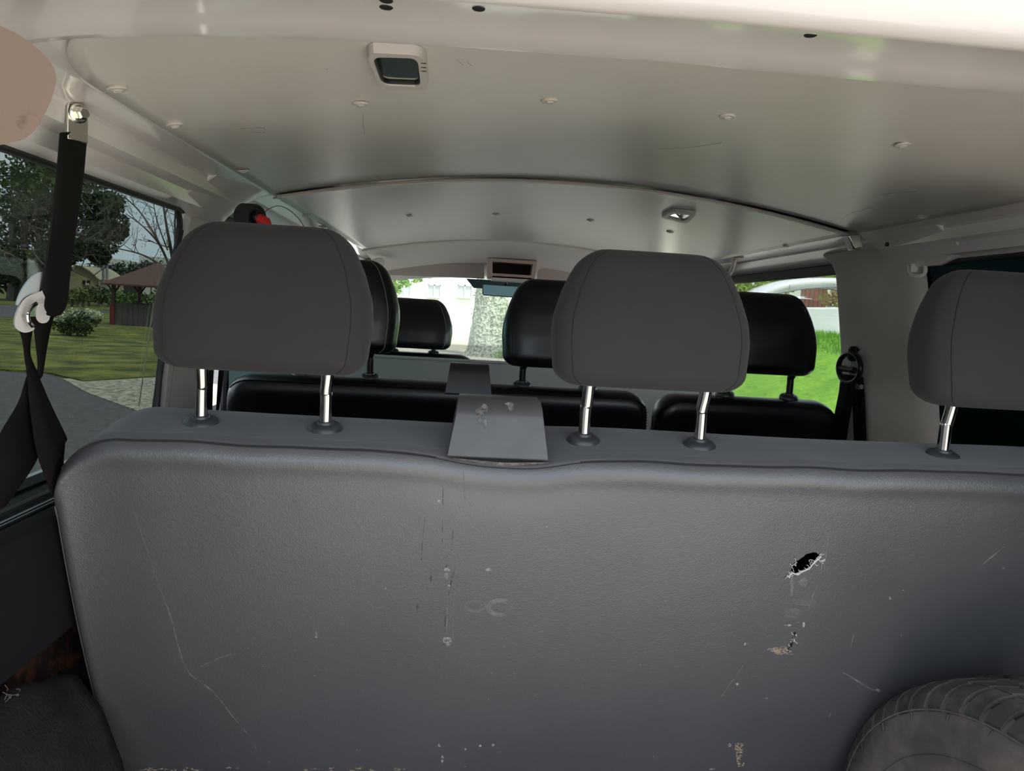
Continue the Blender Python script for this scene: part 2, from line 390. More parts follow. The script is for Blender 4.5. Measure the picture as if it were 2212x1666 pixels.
# unseen bonnet, added to bounce sunlight up to the front headliner
mb = MB(); mb.grid([[Vector((x, y, z-.05*((x-XC)/.7)**2)) for x in np.linspace(XL-.02, XR+.02, 12)] for (y, z) in [(4.37, -.40), (4.6, -.43), (4.9, -.50), (5.1, -.58), (5.2, -.75), (5.22, -1.2)]])
struct('bonnet', mb, PAINTB, label='unseen white bonnet added in front of the windscreen to bounce light', solid=.004)
# dashboard
mb = MB(); P = [[Vector((x, y, z)) for x in np.linspace(XL+.02, XR-.02, 6)] for (y, z) in [(3.75, -.95), (3.72, -.55), (3.75, -.42), (3.85, -.36), (4.28, -.36)]]
mb.grid(P); build('dashboard', mb, mat('dash_grey', (.22, .21, .20), rough=.7), None, label='grey dashboard under the windscreen', cat='dashboard', solid=.01)
# ---- windows
def pane(name, pts, m, parent, th=.004, d=None):
    mb = MB(); n = (Vector(pts[1])-Vector(pts[0])).cross(Vector(pts[2])-Vector(pts[0])).normalized()
    mb.prism(pts, n*th); return struct(name, mb, m, parent, smooth=False)
def side_window(nm, side, y0, y1, zt, zb, gm, label, rad=.05, frame=.010, slant=0.):
    x = XC+side*.789; pts = []
    for (cy, cz, a0) in [(y1-rad, zt-rad, 0), (y0+rad, zt-rad, 90), (y0+rad, zb+rad, 180), (y1-rad, zb+rad, 270)]:
        for k in range(7):
            a = math.radians(a0+15*k); z = cz+rad*math.sin(a); pts.append(Vector((x, cy+rad*math.cos(a) + (slant*(z-zb)/(zt-zb) if a0 in (0, 270) else 0), z)))
    t = thing(nm, (x, (y0+y1)/2, zb), kind='structure', label=label)
    pane('glass_pane', pts, gm, t)
    mb = MB(); mb.tube(pts+[pts[0]], frame, 8, cap=False); struct('rubber_frame', mb, RUBBER, t)
    return t
w1 = side_window('window_1', -1, .60, 1.375, .166, -.287, GL_L, 'tinted left rear side window looking onto the lawn', frame=.006, slant=.145)
w2 = side_window('window_2', -1, 1.80, 2.95, .175, -.30, GL_T, 'green-tinted left window ahead of the pillar')
w3 = side_window('window_3', 1, .62, 1.50, .166, -.40, GL_D, 'nearly black right rear side window', slant=.13)
w4 = side_window('window_4', 1, 1.90, 2.95, .175, -.36, GL_C, 'bright right window looking onto the parked white car')
# fixed pane joint in left window
mb = MB(); a = atx(332, 655, -.553); b = atx(300, 878, -.553); mb.tube([a, b], .0012, 6); struct('pane_joint', mb, mat('joint_rubber', (.35, .36, .22), rough=.4), w1)
# rain drops on the left window
mb = MB()
for i in range(170):
    y = random.uniform(.84, 1.36); z = random.uniform(-.27, .13); r = random.uniform(.0003, .0007)
    mb.sphere((-.5545, y, z), r, 3, 5, sc=(.4, 1, random.uniform(1., 2.4)))
o = struct('rain_drops', mb, mat('drop', (.12, .14, .14), rough=.1, spec=.8), w1); o['kind'] = 'stuff'
# windscreen
ws = thing('window_5', (XC, 4.2, -.36), kind='structure', label='bright windscreen at the front of the van')
pane('glass_pane', [(XL+.10, 3.78, .150), (XR-.10, 3.78, .150), (XR-.02, 4.30, -.37), (XL+.02, 4.30, -.37)], GL_C, ws)
# shade band and fittings at the windscreen top behind the mirror
mb = MB(); mb.prism([(XC-.22, 3.775, .150), (XC+.2, 3.775, .150), (XC+.17, 3.815, .108), (XC-.18, 3.815, .108)], (0, .002, .002)); struct('shade_band', mb, mat('shade_band', (.05, .09, .10), rough=.3), ws)
for side in (-1, 1):      # A pillars
    mb = MB(); mb.tube([(XC+side*.69, 3.72, .22), (XC+side*.70, 3.80, .13), (XC+side*.76, 4.34, -.42)], .045, 10)
    struct('trim_%d' % (7 if side < 0 else 8), mb, PAINTB, label='front %s windscreen pillar' % ('left' if side < 0 else 'right'))
    mb = MB(); mb.box((XC+side*.80-.02, 2.95, -.30), (XC+side*.80+.02, 3.05, .2)); struct('trim_%d' % (9 if side < 0 else 10), mb, LTRIM, label='%s door pillar behind the front seats' % ('left' if side < 0 else 'right'), bevel=.01)
# front door windows
side_window('window_6', -1, 3.07, 3.80, .165, -.33, GL_C, 'left front door window')
side_window('window_7', 1, 3.07, 3.80, .165, -.33, GL_C, 'right front door window')
# ---- left pillar: light grey trim
mb = MB()
rings = []
for (z, ya, yb) in [(-1.08, 1.38, 1.68), (-.30, 1.385, 1.68), (-.15, 1.415, 1.70), (.05, 1.475, 1.75), (.12, 1.505, 1.77), (.16, 1.53, 1.78)]:
    rings.append([Vector((x, y, z)) for (x, y) in [(-.562, ya), (-.555, ya), (-.545, ya+.012), (-.540, ya+.06), (-.540, yb-.05), (-.545, yb-.01), (-.556, yb), (-.562, yb)]])
mb.loft(rings); lp = struct('trim_11', mb, LTRIM, label='light grey pillar trim between the two left side windows', angle=30)
mb = MB()
for y in (1.407, 1.417, 1.431): mb.tube([(-.5445, y, -.7), (-.5445, y, -.30), (-.5440, y+.09, 0.05)], .0018, 6)
struct('trim_groove', mb, mat('trim_groove', (.28, .26, .24), rough=.7), lp)
mb = MB(); mb.tube([(-.552, 1.378, -.30), (-.552, 1.405, -.15), (-.552, 1.465, .05), (-.552, 1.50, .12)], .006, 8); struct('rubber_edge', mb, RUBBER, lp)
# ---- right pillar: big beige vinyl trim, leaning
mb = MB(); rings = []
def prow(z): # rear (near) edge and front (far) edge of the visible face at X ~ .97..1.0
    return interp(z, [-1.1, -.25, .13, .20], [1.42, 1.475, 1.60, 1.635]), interp(z, [-1.1, -.28, .02, .15, .175, .197, .21], [1.72, 1.79, 1.885, 1.93, 1.945, 1.985, 1.99])
for z in [-1.1, -.5, -.28, -.15, -.02, .05, .10, .13, .15, .165, .178, .188, .196, .20]:
    ya, yb = prow(z)
    br = .012*math.exp(-((z-.20)/.03)**2)
    pts = [(1.03, ya-.01), (1.012, ya-.006), (1.000, ya+.008), (.992-br, ya+.04), (.985-br, lerp(ya, yb, .40)), (.976-br, lerp(ya, yb, .50)), (.975-br, lerp(ya, yb, .62)), (.975-br, yb-.03), (.980-br, yb-.010), (.992, yb), (1.03, yb+.004)]
    rings.append([Vector((x, y, z)) for x, y in pts])
mb.loft(rings); rpill = struct('trim_12', mb, PILLAR, label='beige vinyl-covered pillar by the bright right window, slightly grubby', angle=60)
# bracket clip at the pillar's rear top
p = aty(1985, 585, 1.60); mb = MB()
mb.tube(catmull([aty(1962, 573, 1.63), aty(1966, 590, 1.62), aty(1978, 597, 1.60), aty(1996, 593, 1.585), aty(1999, 578, 1.58), aty(1990, 572, 1.6)], 5), .0045, 8)
mb.box(aty(1965, 580, 1.615) - Vector((.002, .006, .008)), aty(1994, 575, 1.60) + Vector((.002, .006, .004)))
build('pillar_clip', mb, WPLAST, rpill)
# small bolt hole and steel bracket above right pillar
rt3 = bpy.data.objects['trim_3']
mb = MB(); mb.sphere(aty(1916, 528, 1.50), .0045, 6, 10); build('bolt_hole', mb, RUBBER, rt3)
mb = MB()
mb.prism([aty(1832, 508, 1.63), aty(1858, 504, 1.63), aty(1866, 535, 1.63), aty(1846, 540, 1.63)], (0, .03, 0)); build('rail_bracket', mb, ZINC, rt3, bevel=.003)

# ---- near left corner of the tailgate frame
mb = MB(); P = []
poly = [(-260, -60), (0, 55), (60, 88), (104, 128), (121, 160), (118, 192), (108, 222), (95, 250), (76, 280), (52, 300), (20, 309), (0, 313), (-260, 330)]
pts = [aty(v.x, v.y, .50) for v in catmull([(x, y, 0) for x, y in poly], 4)]
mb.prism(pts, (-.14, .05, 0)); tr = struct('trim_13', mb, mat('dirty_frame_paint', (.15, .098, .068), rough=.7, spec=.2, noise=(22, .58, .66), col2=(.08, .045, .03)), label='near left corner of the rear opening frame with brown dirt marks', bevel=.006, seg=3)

# ================================================================== REAR BENCH
BX0, BX1 = -.516, .985
BXC = (BX0+BX1)/2
bench = thing('rear_bench', (BXC, 1.1, -1.085), 'three-seat grey rear bench with torn leatherette back, nearest the camera', 'seat')
def seam_z(x):
    d = math.exp(-(abs((x-.062)/.085))**3.2)
    return interp(x, [-.5, .0, .4, .9], [-.1850, -.1875, -.1855, -.178]) - .0145*d + .0008*math.sin(x*31) + .0005*math.sin(x*53+1)
def crest_z(x): return -.162 + .0015*math.sin(x*9) - .003*math.exp(-((x-.05)/.12)**2)
ZB, YB = -.788, 1.155
BX0, BX1 = -.516, .985
BXC = (BX0+BX1)/2
def lean_x(x, z): return BXC + (x-BXC)*(1-.026*min(max((z-ZB)/.58, 0), 1))
def end_drop(x):               # rounded upper corners: how far the top comes down near the ends
    R = .085; e = min(x-BX0, BX1-x)
    if e >= R: return 0.
    t = 1-e/R; return R*(1-math.sqrt(max(0, 1-t*t)))
def end_drop_b(x):
    R = .035; e = min(x-BX0, BX1-x)
    if e >= R: return 0.
    t = 1-e/R; return R*(1-math.sqrt(max(0, 1-t*t)))
def end_thin(x):
    R = .016; e = min(x-BX0, BX1-x)
    if e >= R: return 0.
    t = 1-e/R; return (1-math.sqrt(max(0, 1-t*t)))
def rear_pt(x, s):             # s 0 bottom .. 1 seam ; leather rear face
    zt = seam_z(x); zb = ZB
    z = lerp(zb, zt, s)
    y = lerp(YB, .925, s) - .016*4*s*(1-s)
    zz = zt - z
    roll = .014*math.exp(-zz/.012)            # rolls away over the top edge
    y += roll - .005*math.exp(-((zz-.018)/.014)**2)
    if s < .06: y += .05*(1-s/.06)**2          # tucks under at the bottom
    d = math.exp(-(abs((x-.065)/.12))**3)*math.exp(-((zz-.02)/.03)**2); y += .008*d
    dz = end_drop(x); db = end_drop_b(x)
    z = lerp(zb+db, z - dz*((z-zb)/(zt-zb)), 1) if True else z
    z = z + db*math.exp(-s/.08)
    yc = lerp(YB+.055, 1.04, s); y = yc + (y-yc)*(1-.25*end_thin(x))
    return Vector((lean_x(x, z), y, z))
def top_prof(x, t):            # t 0 seam .. 1 front bottom ; fabric top and front
    zs, zc = seam_z(x), crest_z(x)
    K = [(0, .939, zs+.0005), (.04, .941, zs+.004), (.08, .950, zs+.0075), (.2, .985, lerp(zs, zc, .55)), (.35, 1.035, lerp(zs, zc, .92)), (.42, 1.06, zc), (.5, 1.09, zc-.006), (.56, 1.108, zc-.03), (.62, 1.118, zc-.07), (.8, 1.17, -.5), (1., 1.24, ZB)]
    ts = [k[0] for k in K]; y = interp(t, ts, [k[1] for k in K]); z = interp(t, ts, [k[2] for k in K])
    dz = end_drop(x); db = end_drop_b(x)
    f = max(0, (z-ZB)/(zs-ZB)); z = z - dz*min(f, 1.0); z += db*math.exp(-max(f, 0)/.08)
    s = min(max((z-ZB)/(zs-ZB), 0), 1); yc = lerp(YB+.055, 1.04, s); y = yc + (y-yc)*(1-.25*end_thin(x))
    return Vector((lean_x(x, z), y, z))
def on_back(px, py, off=.0006):
    d = D(px, py); Y = 1.0
    for _ in range(40):
        p = d*(Y/d.y); zt = seam_z(p.x); s = min(max((p.z-ZB)/(zt-ZB), 0), 1); Y = rear_pt(min(max(p.x, BX0+.001), BX1-.001), s).y
    p = d*(Y/d.y); return p*(1-off/p.length)
hole_px = [(1706,1243),(1712,1222),(1722,1212),(1734,1205),(1742,1197),(1762,1193),(1768,1198),(1773,1205),(1768,1210),(1762,1214),(1752,1224),(1742,1229),(1730,1233),(1720,1239)]
hole = [on_back(*p) for p in hole_px]
hx0, hx1 = min(p.x for p in hole)-.004, max(p.x for p in hole)+.004; hz0, hz1 = min(p.z for p in hole)-.004, max(p.z for p in hole)+.004
def inside(x, z, poly):
    c = False; n = len(poly)
    for i in range(n):
        a, b = poly[i], poly[(i+1) % n]
        if (a.z > z) != (b.z > z) and x < (b.x-a.x)*(z-a.z)/(b.z-a.z)+a.x: c = not c
    return c
xs = [BX0 + .085*(1-math.cos(t)) for t in np.linspace(0.0, PI/2, 18)]
mid = np.arange(xs[-1]+.007, BX1-.085, .007)
xs = sorted(set([round(v, 5) for v in list(xs)+list(mid)+[BX1-.085*(1-math.cos(t)) for t in np.linspace(0, PI/2, 18)]+list(np.arange(hx0, hx1, .0012))]))
zt0 = seam_z((hx0+hx1)/2)
ss = list(np.linspace(0, .06, 6)) + list(np.linspace(.06, .93, 70)) + list(np.linspace(.93, 1, 16)) + [(z-ZB)/(zt0-ZB) for z in np.arange(hz0, hz1, .0012)]
ss = sorted(set([round(float(v), 5) for v in ss]))
mb = MB(); P = [[rear_pt(x, s) for s in ss] for x in xs]; mb.grid(P)
mb.f = [f for f in mb.f if not inside(sum(mb.v[i].x for i in f)/4, sum(mb.v[i].z for i in f)/4, hole)]
cover = build('back_cover', mb, LEATH, bench, angle=80, label='scratched grey leatherette back cover')
ts = sorted(list(np.linspace(0, .1, 10)) + list(np.linspace(.1, .62, 30)) + list(np.linspace(.62, 1, 8)))
mb = MB(); P = [[top_prof(x, t) for t in ts] for x in [v for i, v in enumerate(xs)]]; mb.grid(P)
build('backrest', mb, FABT, bench, angle=80, label='grey fabric top and front of the backrest')
mb = MB(); mb.tube([rear_pt(x, 1.0)+Vector((0, -.0008, .0004)) for x in xs[6:-6:2]], .0014, 6); build('seam', mb, SEAM, bench)
# piping down the left edge of the cover
mb = MB(); mb.tube([rear_pt(BX0+.0005, s)+Vector((-.001, 0, 0)) for s in np.linspace(.04, .97, 50)], .0012, 6); build('edge_piping', mb, mat('edge_piping', (.12, .11, .11), rough=.7), bench)
for xe in (BX0, BX1):
    mb = MB(); mb.grid([[rear_pt(xe, s) for s in np.linspace(0, 1, 24)], [top_prof(xe, t) for t in [1-.38*k/14 for k in range(15)]+[.62-.62*k/9 for k in range(1, 10)]]])
    build('side_panel', mb, LEATH, bench, angle=80)
# seat cushion in front, base
mb = MB(); rings = []
for x in [BX0+.01, BX0+.03, BXC, BX1-.03, BX1-.01]:
    e = .02 if x in (BX0+.01, BX1-.01) else 0
    rings.append([Vector((x, y, z)) for y, z in [(1.20+e, -.66), (1.25, -.62-e), (1.5, -.60-e), (1.66, -.61-e), (1.70-e, -.66), (1.69-e, -.74+e), (1.22+e, -.76+e)]])
mb.loft(rings); build('seat_cushion', mb, FABT, bench, bevel=.01)
for x in (-.40, .235, .88):
    mb = MB(); mb.box((x-.02, 1.22, -1.085), (x+.02, 1.62, -.76)); build('leg', mb, BPLAST, bench, smooth=False)
# marks on the leatherette
def strip(mb, pts, w, off=.0005):
    L = []
    for i, p in enumerate(pts):
        a = Vector(pts[max(i-1, 0)]); b = Vector(pts[min(i+1, len(pts)-1)]); t = (b-a).normalized(); n = Vector((-t.y, t.x))
        ww = w*(.35+.65*math.sin(PI*(i+.5)/len(pts)))
        q = Vector(p); l = q+n*ww/2; r = q-n*ww/2
        L.append([on_back(l.x, l.y, off), on_back(r.x, r.y, off)])
    mb.grid(L)
def dense(pts, k=5): return [tuple(v.xy) for v in catmull([(x, y, 0) for x, y in pts], k)]
def blob(mb, cx, cy, rx, ry, n=14, jag=.25, off=.0004):
    c = on_back(cx, cy, off); ring = [on_back(cx+rx*(1+random.uniform(-jag, jag))*math.cos(2*PI*k/n), cy+ry*(1+random.uniform(-jag, jag))*math.sin(2*PI*k/n), off) for k in range(n)]
    mb.add([c]+ring, [(0, 1+k, 1+(k+1) % n) for k in range(n)])
mbF, mbL, mbD, mbR = MB(), MB(), MB(), MB()
for pl, w in [([(290,1105),(318,1190),(345,1270),(368,1330),(385,1395),(405,1450),(440,1478),(470,1505),(500,1545),(530,1580),(555,1620)], 3.2), ([(433,1441),(465,1425),(503,1412)], 2.4), ([(519,1410),(540,1398)], 2), ([(1820,1452),(1850,1470),(1880,1488),(1897,1492)], 4), ([(1606,1436),(1590,1462),(1575,1480),(1558,1506)], 3), ([(1783,1160),(1778,1195),(1772,1240),(1755,1290),(1745,1320)], 3), ([(1790,1150),(1786,1185),(1779,1230)], 2.5), ([(1710,1150),(1750,1160)], 2.5), ([(1001,1020),(1003,1060),(1006,1080),(1020,1095)], 6), ([(980,1300),(979,1340),(978,1380)], 3.5), ([(967,1280),(966,1330),(963,1375)], 3), ([(1020,1402),(1050,1408)], 2), ([(1140,1365),(1150,1352)], 2), ([(1845,1365),(1838,1400)], 3), ([(1795,1540),(1790,1550)], 2), ([(2050,1600),(2010,1612)], 2), ([(2110,1230),(2170,1180)], 3)]:
    strip(mbF, dense(pl), w)
for cx, cy, rx, ry in [(1712,1325,20,11),(1735,1300,28,9),(1735,1258,12,9),(1711,1262,4,22),(1710,1280,3,10),(700,1150,6,4)]: blob(mbF, cx, cy, rx, ry)
for k in range(3):
    strip(mbF, [(1026+(22-4*k)*math.cos(a), 1309+(13-2*k)*math.sin(a)) for a in np.linspace(0, 6.3, 24)], 3)
    strip(mbF, [(1080+(29-4*k)*math.cos(a), 1313+(19-3*k)*math.sin(a)) for a in np.linspace(0, 6.3, 24)], 4)
strip(mbF, dense([(1020,1296),(1040,1280),(1052,1268)]), 3)
for cx, cy, rx, ry in [(949,1083,4,3.5),(966,1230,6,5),(964,1242,4,10),(969,1268,4,5),(966,1385,11,9),(1055,1231,7,3),(683,1372,3,8),(1895,1492,6,4),(1612,1392,5,3),(1656,1508,3,3),(1701,1351,8,2.4),(1736,1350,2.5,6),(1592,1478,3,3),(1576,1610,4,4),(2168,1226,3,3),(1950,1275,3,1.6),(1923,1292,2.4,3),(265,1375,7,5),(950,1610,4,4),(956,1640,3,8),(1065,1610,3,3),(1037,1612,3,3),(1005,1620,3,3),(1870,1618,2,2),(1538,1662,6,2)]: blob(mbL, cx, cy, rx, ry)
for k in range(55): 
    cx, cy = random.uniform(380, 2150), random.uniform(1060, 1660); blob(mbL, cx, cy, random.uniform(.8, 1.9), random.uniform(.8, 1.9), n=6)
for i in range(18):
    cx, cy = random.gauss(1690, 18), random.gauss(1406, 4); 
    if cx < 1706: blob(mbR, cx, cy, 7, 4)
for pl, w in [([(957,1050),(956,1110),(955,1185)], 3), ([(979,1145),(976,1180),(973,1200)], 3), ([(967,1180),(965,1225),(962,1262)], 3.5), ([(983,1228),(975,1258),(968,1290)], 3.5), ([(919,1118),(913,1165),(910,1215)], 3.5), ([(906,1115),(905,1140)], 3), ([(931,1245),(930,1262)], 4), ([(962,1320),(961,1368)], 3.5), ([(949,1420),(949,1445)], 3), ([(902,1300),(901,1325)], 4)]:
    strip(mbD, dense(pl), w)
blob(mbD, 960, 1391, 4, 3, off=.0012); blob(mbD, 635, 1083, 4, 3); blob(mbD, 1012, 1192, 2.5, 2.5)
for i in range(24): blob(mbR, 1597+random.gauss(0, 4), 1628+random.uniform(-24, 26), 4, 5)
strip(mbR, dense([(243,1590),(252,1630),(268,1655),(300,1662),(340,1664)]), 5)
for i in range(30): blob(mbR, random.uniform(255, 880), 1662+random.uniform(-3, 4), random.uniform(3, 9), 2)
for nm, b_, mt, lb in [('scuff_marks', mbF, MARKF, 'faint pale scuffs and long crease'), ('pale_chips', mbL, MARKL, 'small whitish chips and tears'), ('dark_scratches', mbD, MARKD, 'dark vertical scratches'), ('worn_patches', mbR, MARKR, 'rusty brown worn patches')]:
    build(nm, b_, mt, cover, label=lb, kind='stuff')
# frayed white backing round the hole and the lower tear
mb = MB()
rim = [(1704,1246),(1711,1236),(1722,1240),(1732,1234),(1744,1229),(1752,1222),(1760,1213),(1768,1207),(1773,1202)]
mb.tube([on_back(x+random.uniform(-1, 1), y+1.5+random.uniform(-1, 1), .0015) for x, y in dense(rim, 6)], .0011, 6)
for k in range(34):
    a = random.choice(rim + [(1712,1222),(1718,1214),(1776,1214),(1779,1218),(1704,1244)]); p = [(a[0], a[1])]
    for j in range(4): p.append((p[-1][0]+random.uniform(-5, 5), p[-1][1]+random.uniform(-4, 4)))
    mb.tube([on_back(x, y, .0015+.001*random.random()) for x, y in dense(p, 3)], .0004, 4)
for k in range(20):
    t = random.random(); a = (lerp(1718, 1703, t), lerp(1368, 1412, t)); p = [a]
    for j in range(3): p.append((p[-1][0]+random.uniform(-4, 4), p[-1][1]+random.uniform(-4, 4)))
    mb.tube([on_back(x, y, .001) for x, y in dense(p, 3)], .0005, 4)
build('frayed_backing', mb, FRAY, cover, label='whitish frayed backing round the hole', kind='stuff')
mb = MB(); strip(mb, dense([(1718,1366),(1712,1385),(1706,1402),(1702,1410)]), 6, off=.0016); build('tear', mb, mat('black_gap', (.003, .003, .003), rough=1), cover, label='narrow black slit')
# ---- headrests
def headrest(cx, y0, zb, zt, hw, m, parent, seamm, hd=.058, n=3.2, N=64, post_w=.0815, posts=((-1, 0), (1, 0)), post_m=None, collar_m=None, base=None, tilt=.08, zseat=-.176, yseat=1.0, name='headrest', stitch=False):
    W = [(0., .93), (.08, .965), (.2, .98), (.35, 1.), (.5, .985), (.7, .90), (.85, .80), (.94, .715), (1., .66)]
    Dp = [(0., .80), (.12, .95), (.35, 1.), (.6, .92), (.85, .72), (1., .58)]
    H = zt-zb; rr = .024; rings = []; info = []
    lv = [(k/6*PI/2) for k in range(7)]
    L = [(rr*(1-math.cos(PI/2-a)) if False else rr*(1-math.sin(a)), rr*(1-math.cos(a))) for a in lv]  # (inset, height)
    levels = [(z, i) for i, z in L] + [(z, 0.) for z in np.linspace(rr, H-rr, 16)[1:-1]] + [(H-z, i) for i, z in reversed(L)]
    for z, ins in levels:
        t = z/H; w = hw*interp(t, [a for a, b in W], [b for a, b in W]) - ins; d = hd*interp(t, [a for a, b in Dp], [b for a, b in Dp]) - ins
        yc = y0 + (t-.5)*tilt*H*2 ; ring = []
        for k in range(N):
            a = 2*PI*k/N; ca, sa = math.cos(a), math.sin(a)
            ring.append(Vector((cx + w*math.copysign(abs(ca)**(2/n), ca), yc + d*math.copysign(abs(sa)**(2/n), sa), zb+z)))
        rings.append(ring); info.append((w, d, yc, z))
    o = build(name, MB().loft(rings), m, parent, angle=80)
    for sg in (-1, 1):
        mb = MB(); a = -math.acos(.84**(n/2)); pts = []
        for (w, d, yc, z) in info[2:-2]:
            ca, sa = math.cos(a), math.sin(a)
            pts.append(Vector((cx + sg*w*abs(ca)**(2/n), yc - d*abs(sa)**(2/n) - .0002, zb+z)))
        mb.tube(pts, .0007, 6); build('seam', mb, seamm, o)
    for sg, _ in posts:
        px_ = cx + sg*post_w
        mb = MB(); mb.tube(catmull([(px_, yseat, zseat-.03), (px_, yseat, zseat+.045), (px_-.001*sg, yseat-.001, zseat+.055), (px_+.0015, yseat-.006, zb+.0), (px_+.0015, yseat-.008, zb+.03)], 6), .0083, 16)
        build('post', mb, post_m or CHROME, o)
        mb = MB(); mb.lathe([(.0, -.012), (.0205, -.012), (.0235, -.006), (.0235, -.001), (.021, .004), (.0165, .0065), (.0115, .007), (.0105, .010), (.0085, .0105), (.0, .0105)], (px_, yseat, zseat+.006), axis=(0, -.18, 1), n=32)
        build('post_sleeve', mb, collar_m or BPLAST, parent)
    return o
headrest(-.257, 1.005, -.096, .096, .139, FABH, bench, SEAM)
headrest(.257, 1.005, -.093, .092, .135, FABH, bench, SEAM)
headrest(.776, 1.005, -.096, .096, .138, FABH, bench, SEAM)
# belt outlet housing on the bench top
def housing(cx, yr, zb, w, h, m, parent, sc=1):
    mb = MB(); rings = []
    for (f, zz, yr0, yf) in [(1.0, 0, 0, .12), (.985, .01, .002, .12), (.86, .70, .010, .105), (.84, .86, .018, .10), (.82, .97, .032, .09), (.80, 1.0, .05, .075)]:
        hw = w/2*f; z = zb + zz*h
        rings.append([Vector((cx-hw, yr+yr0*sc, z)), Vector((cx+hw, yr+yr0*sc, z)), Vector((cx+hw, yr+yf*sc, z)), Vector((cx-hw, yr+yf*sc, z))])
    mb.loft(rings); return build('belt_outlet', mb, m, parent, bevel=.006*sc, seg=3, label='wedge-shaped plastic belt outlet housing')
ho = housing(.055, .931, -.188, .132, .073, GPLAST, bench)
mb = MB()
def on_house(px, py): 
    p = aty(px, py, .9375); return p + Vector((0, -.0008 if p.z < -.13 else .002, 0))
for cx, cy, r in [(1045,885,10),(1042,905,9),(1047,925,7),(1038,893,12),(1100,880,7),(998,890,5),(985,940,4)]:
    for k in range(3):
        x, y = cx+random.uniform(-5, 5), cy+random.uniform(-8, 8); n = 9; c = aty(x, y, .9372+.0); rg = [aty(x+r*random.uniform(.4, 1)*math.cos(2*PI*j/n), y+r*random.uniform(.5, 1.2)*math.sin(2*PI*j/n), .9372) for j in range(n)]
        mb.add([c]+rg, [(0, 1+j, 1+(j+1) % n) for j in range(n)])
build('scuff_marks', mb, SCUFF, ho, kind='stuff')
mb = MB(); mb.grid([[Vector((x, .9385+.002*k, interp(x, [0, .062, .125], [-.187, -.1905, -.187])-.004-.0045*k*math.cos((x-.062)*20))) for x in np.linspace(-.001, .122, 14)] for k in (0, 1)])
build('worn_felt', mb, mat('worn_felt', (.08, .07, .065), rough=.95, noise=(120, .45, .6), col2=(.16, .145, .135)), bench)

# ================================================================== ROW TWO
def simple_back(name, x0, x1, yr, ztop, parent, m, zb=-.72, R=.06, bulge=.006, th=.11, seam=True):
    mb = MB(); P = []
    xs_ = [x0+R*(1-math.cos(t)) for t in np.linspace(0, PI/2, 10)] + list(np.linspace(x0+R, x1-R, 24))[1:-1] + [x1-R*(1-math.cos(t)) for t in np.linspace(PI/2, 0, 10)]
    for x in xs_:
        e = min(x-x0, x1-x); t = max(0, 1-e/R); dz = R*(1-math.sqrt(max(0, 1-t*t))); th_ = max(0, 1-e/.03); thn = 1-.9*(1-math.sqrt(max(0, 1-th_*th_)))
        row = []
        for (y, z) in [(.18, zb), (.03, ztop-.10), (.0, ztop-.05), (-.001, ztop-.028), (.004, ztop-.014), (.02, ztop-.004), (.05, ztop), (.08, ztop-.003), (th-.008, ztop-.02), (th, ztop-.05), (th+.04, ztop-.2), (th+.18, zb)]:
            yy = th/2 + (y-th/2)*thn; f = max(0, (z-zb)/(ztop-zb)); row.append(Vector((x, yr+yy, z-dz*f)))
        P.append(row)
    mb.grid(P, closev=True); o = build(name, mb, m, parent, angle=80)
    if seam:
        mb = MB(); mb.tube([P[i][4]+Vector((0, -.001, 0)) for i in range(4, len(P)-4)], .0016, 6); build('piping', mb, m, o)
    return o
def pedestal(parent, x0, x1, y0, y1):
    mb = MB(); rings = []
    for x, e in [(x0, .02), (x0+.02, 0), (x1-.02, 0), (x1, .02)]:
        rings.append([Vector((x, y, z)) for y, z in [(y0+e, -.66), (y0+.05, -.62-e), (y1-.04, -.60-e), (y1-e, -.66), (y1-e, -.74+e), (y0+e, -.76+e)]])
    mb.loft(rings); build('seat_cushion', mb, BLACKL, parent, bevel=.01)
    mb = MB(); mb.box((x0+.08, y0+.05, -1.085), (x1-.08, y1-.08, -.76)); build('seat_base', mb, BPLAST, parent, smooth=False)
b2 = thing('double_seat', (.0, 1.85, -1.085), 'black double seat in the middle row, left of the gap', 'seat')
simple_back('backrest', -.545, .468, 1.745, -.178, b2, BLACKL); pedestal(b2, -.53, .45, 1.95, 2.4)
headrest(-.296, 1.80, -.118, .102, .148, BLACKL, b2, SILVERSEAM, zseat=-.182, yseat=1.80, post_m=BLKMET)
headrest(.2365, 1.80, -.130, .082, .138, BLACKL, b2, SEAM, zseat=-.182, yseat=1.80, post_m=BLKMET)
housing(.024, 1.735, -.200, .112, .070, BPLAST, b2, .9)
mb = MB(); mb.tube([aty(1015, 850, 1.70), aty(1015, 858, 1.70)], .0035, 8); build('belt_pin', mb, CHROME, b2)
mb = MB()                     # pale lacing on the outer edge
for i in range(9): a = aty(1399, 882+i*6, 1.76); mb.tube([a-Vector((.004, 0, 0)), a+Vector((.004, 0, 0))], .0014, 5)
build('lacing', mb, FRAY, b2)
s2 = thing('single_seat', (.75, 1.85, -1.085), 'black single seat in the middle row by the bright window', 'seat')
simple_back('backrest', .486, .945, 1.745, -.178, s2, BLACKL); pedestal(s2, .50, .97, 1.95, 2.4)
h = headrest(.748, 1.80, -.118, .082, .130, BLACKL, s2, SEAM, zseat=-.180, yseat=1.80, post_m=BLKMET)
mb = MB()                     # dotted stitching on right side of that headrest
for i in range(34):
    t = i/33; a = aty(lerp(1736, 1754, t**.6), lerp(665, 775, t), 1.775); mb.sphere(a, .0012, 4, 6)
mb.tube(catmull([aty(1757, 775, 1.775), aty(1752, 785, 1.77), aty(1740, 793, 1.77), aty(1728, 801, 1.77)], 4), .0016, 5)
build('stitching', mb, SILVERSEAM, h)
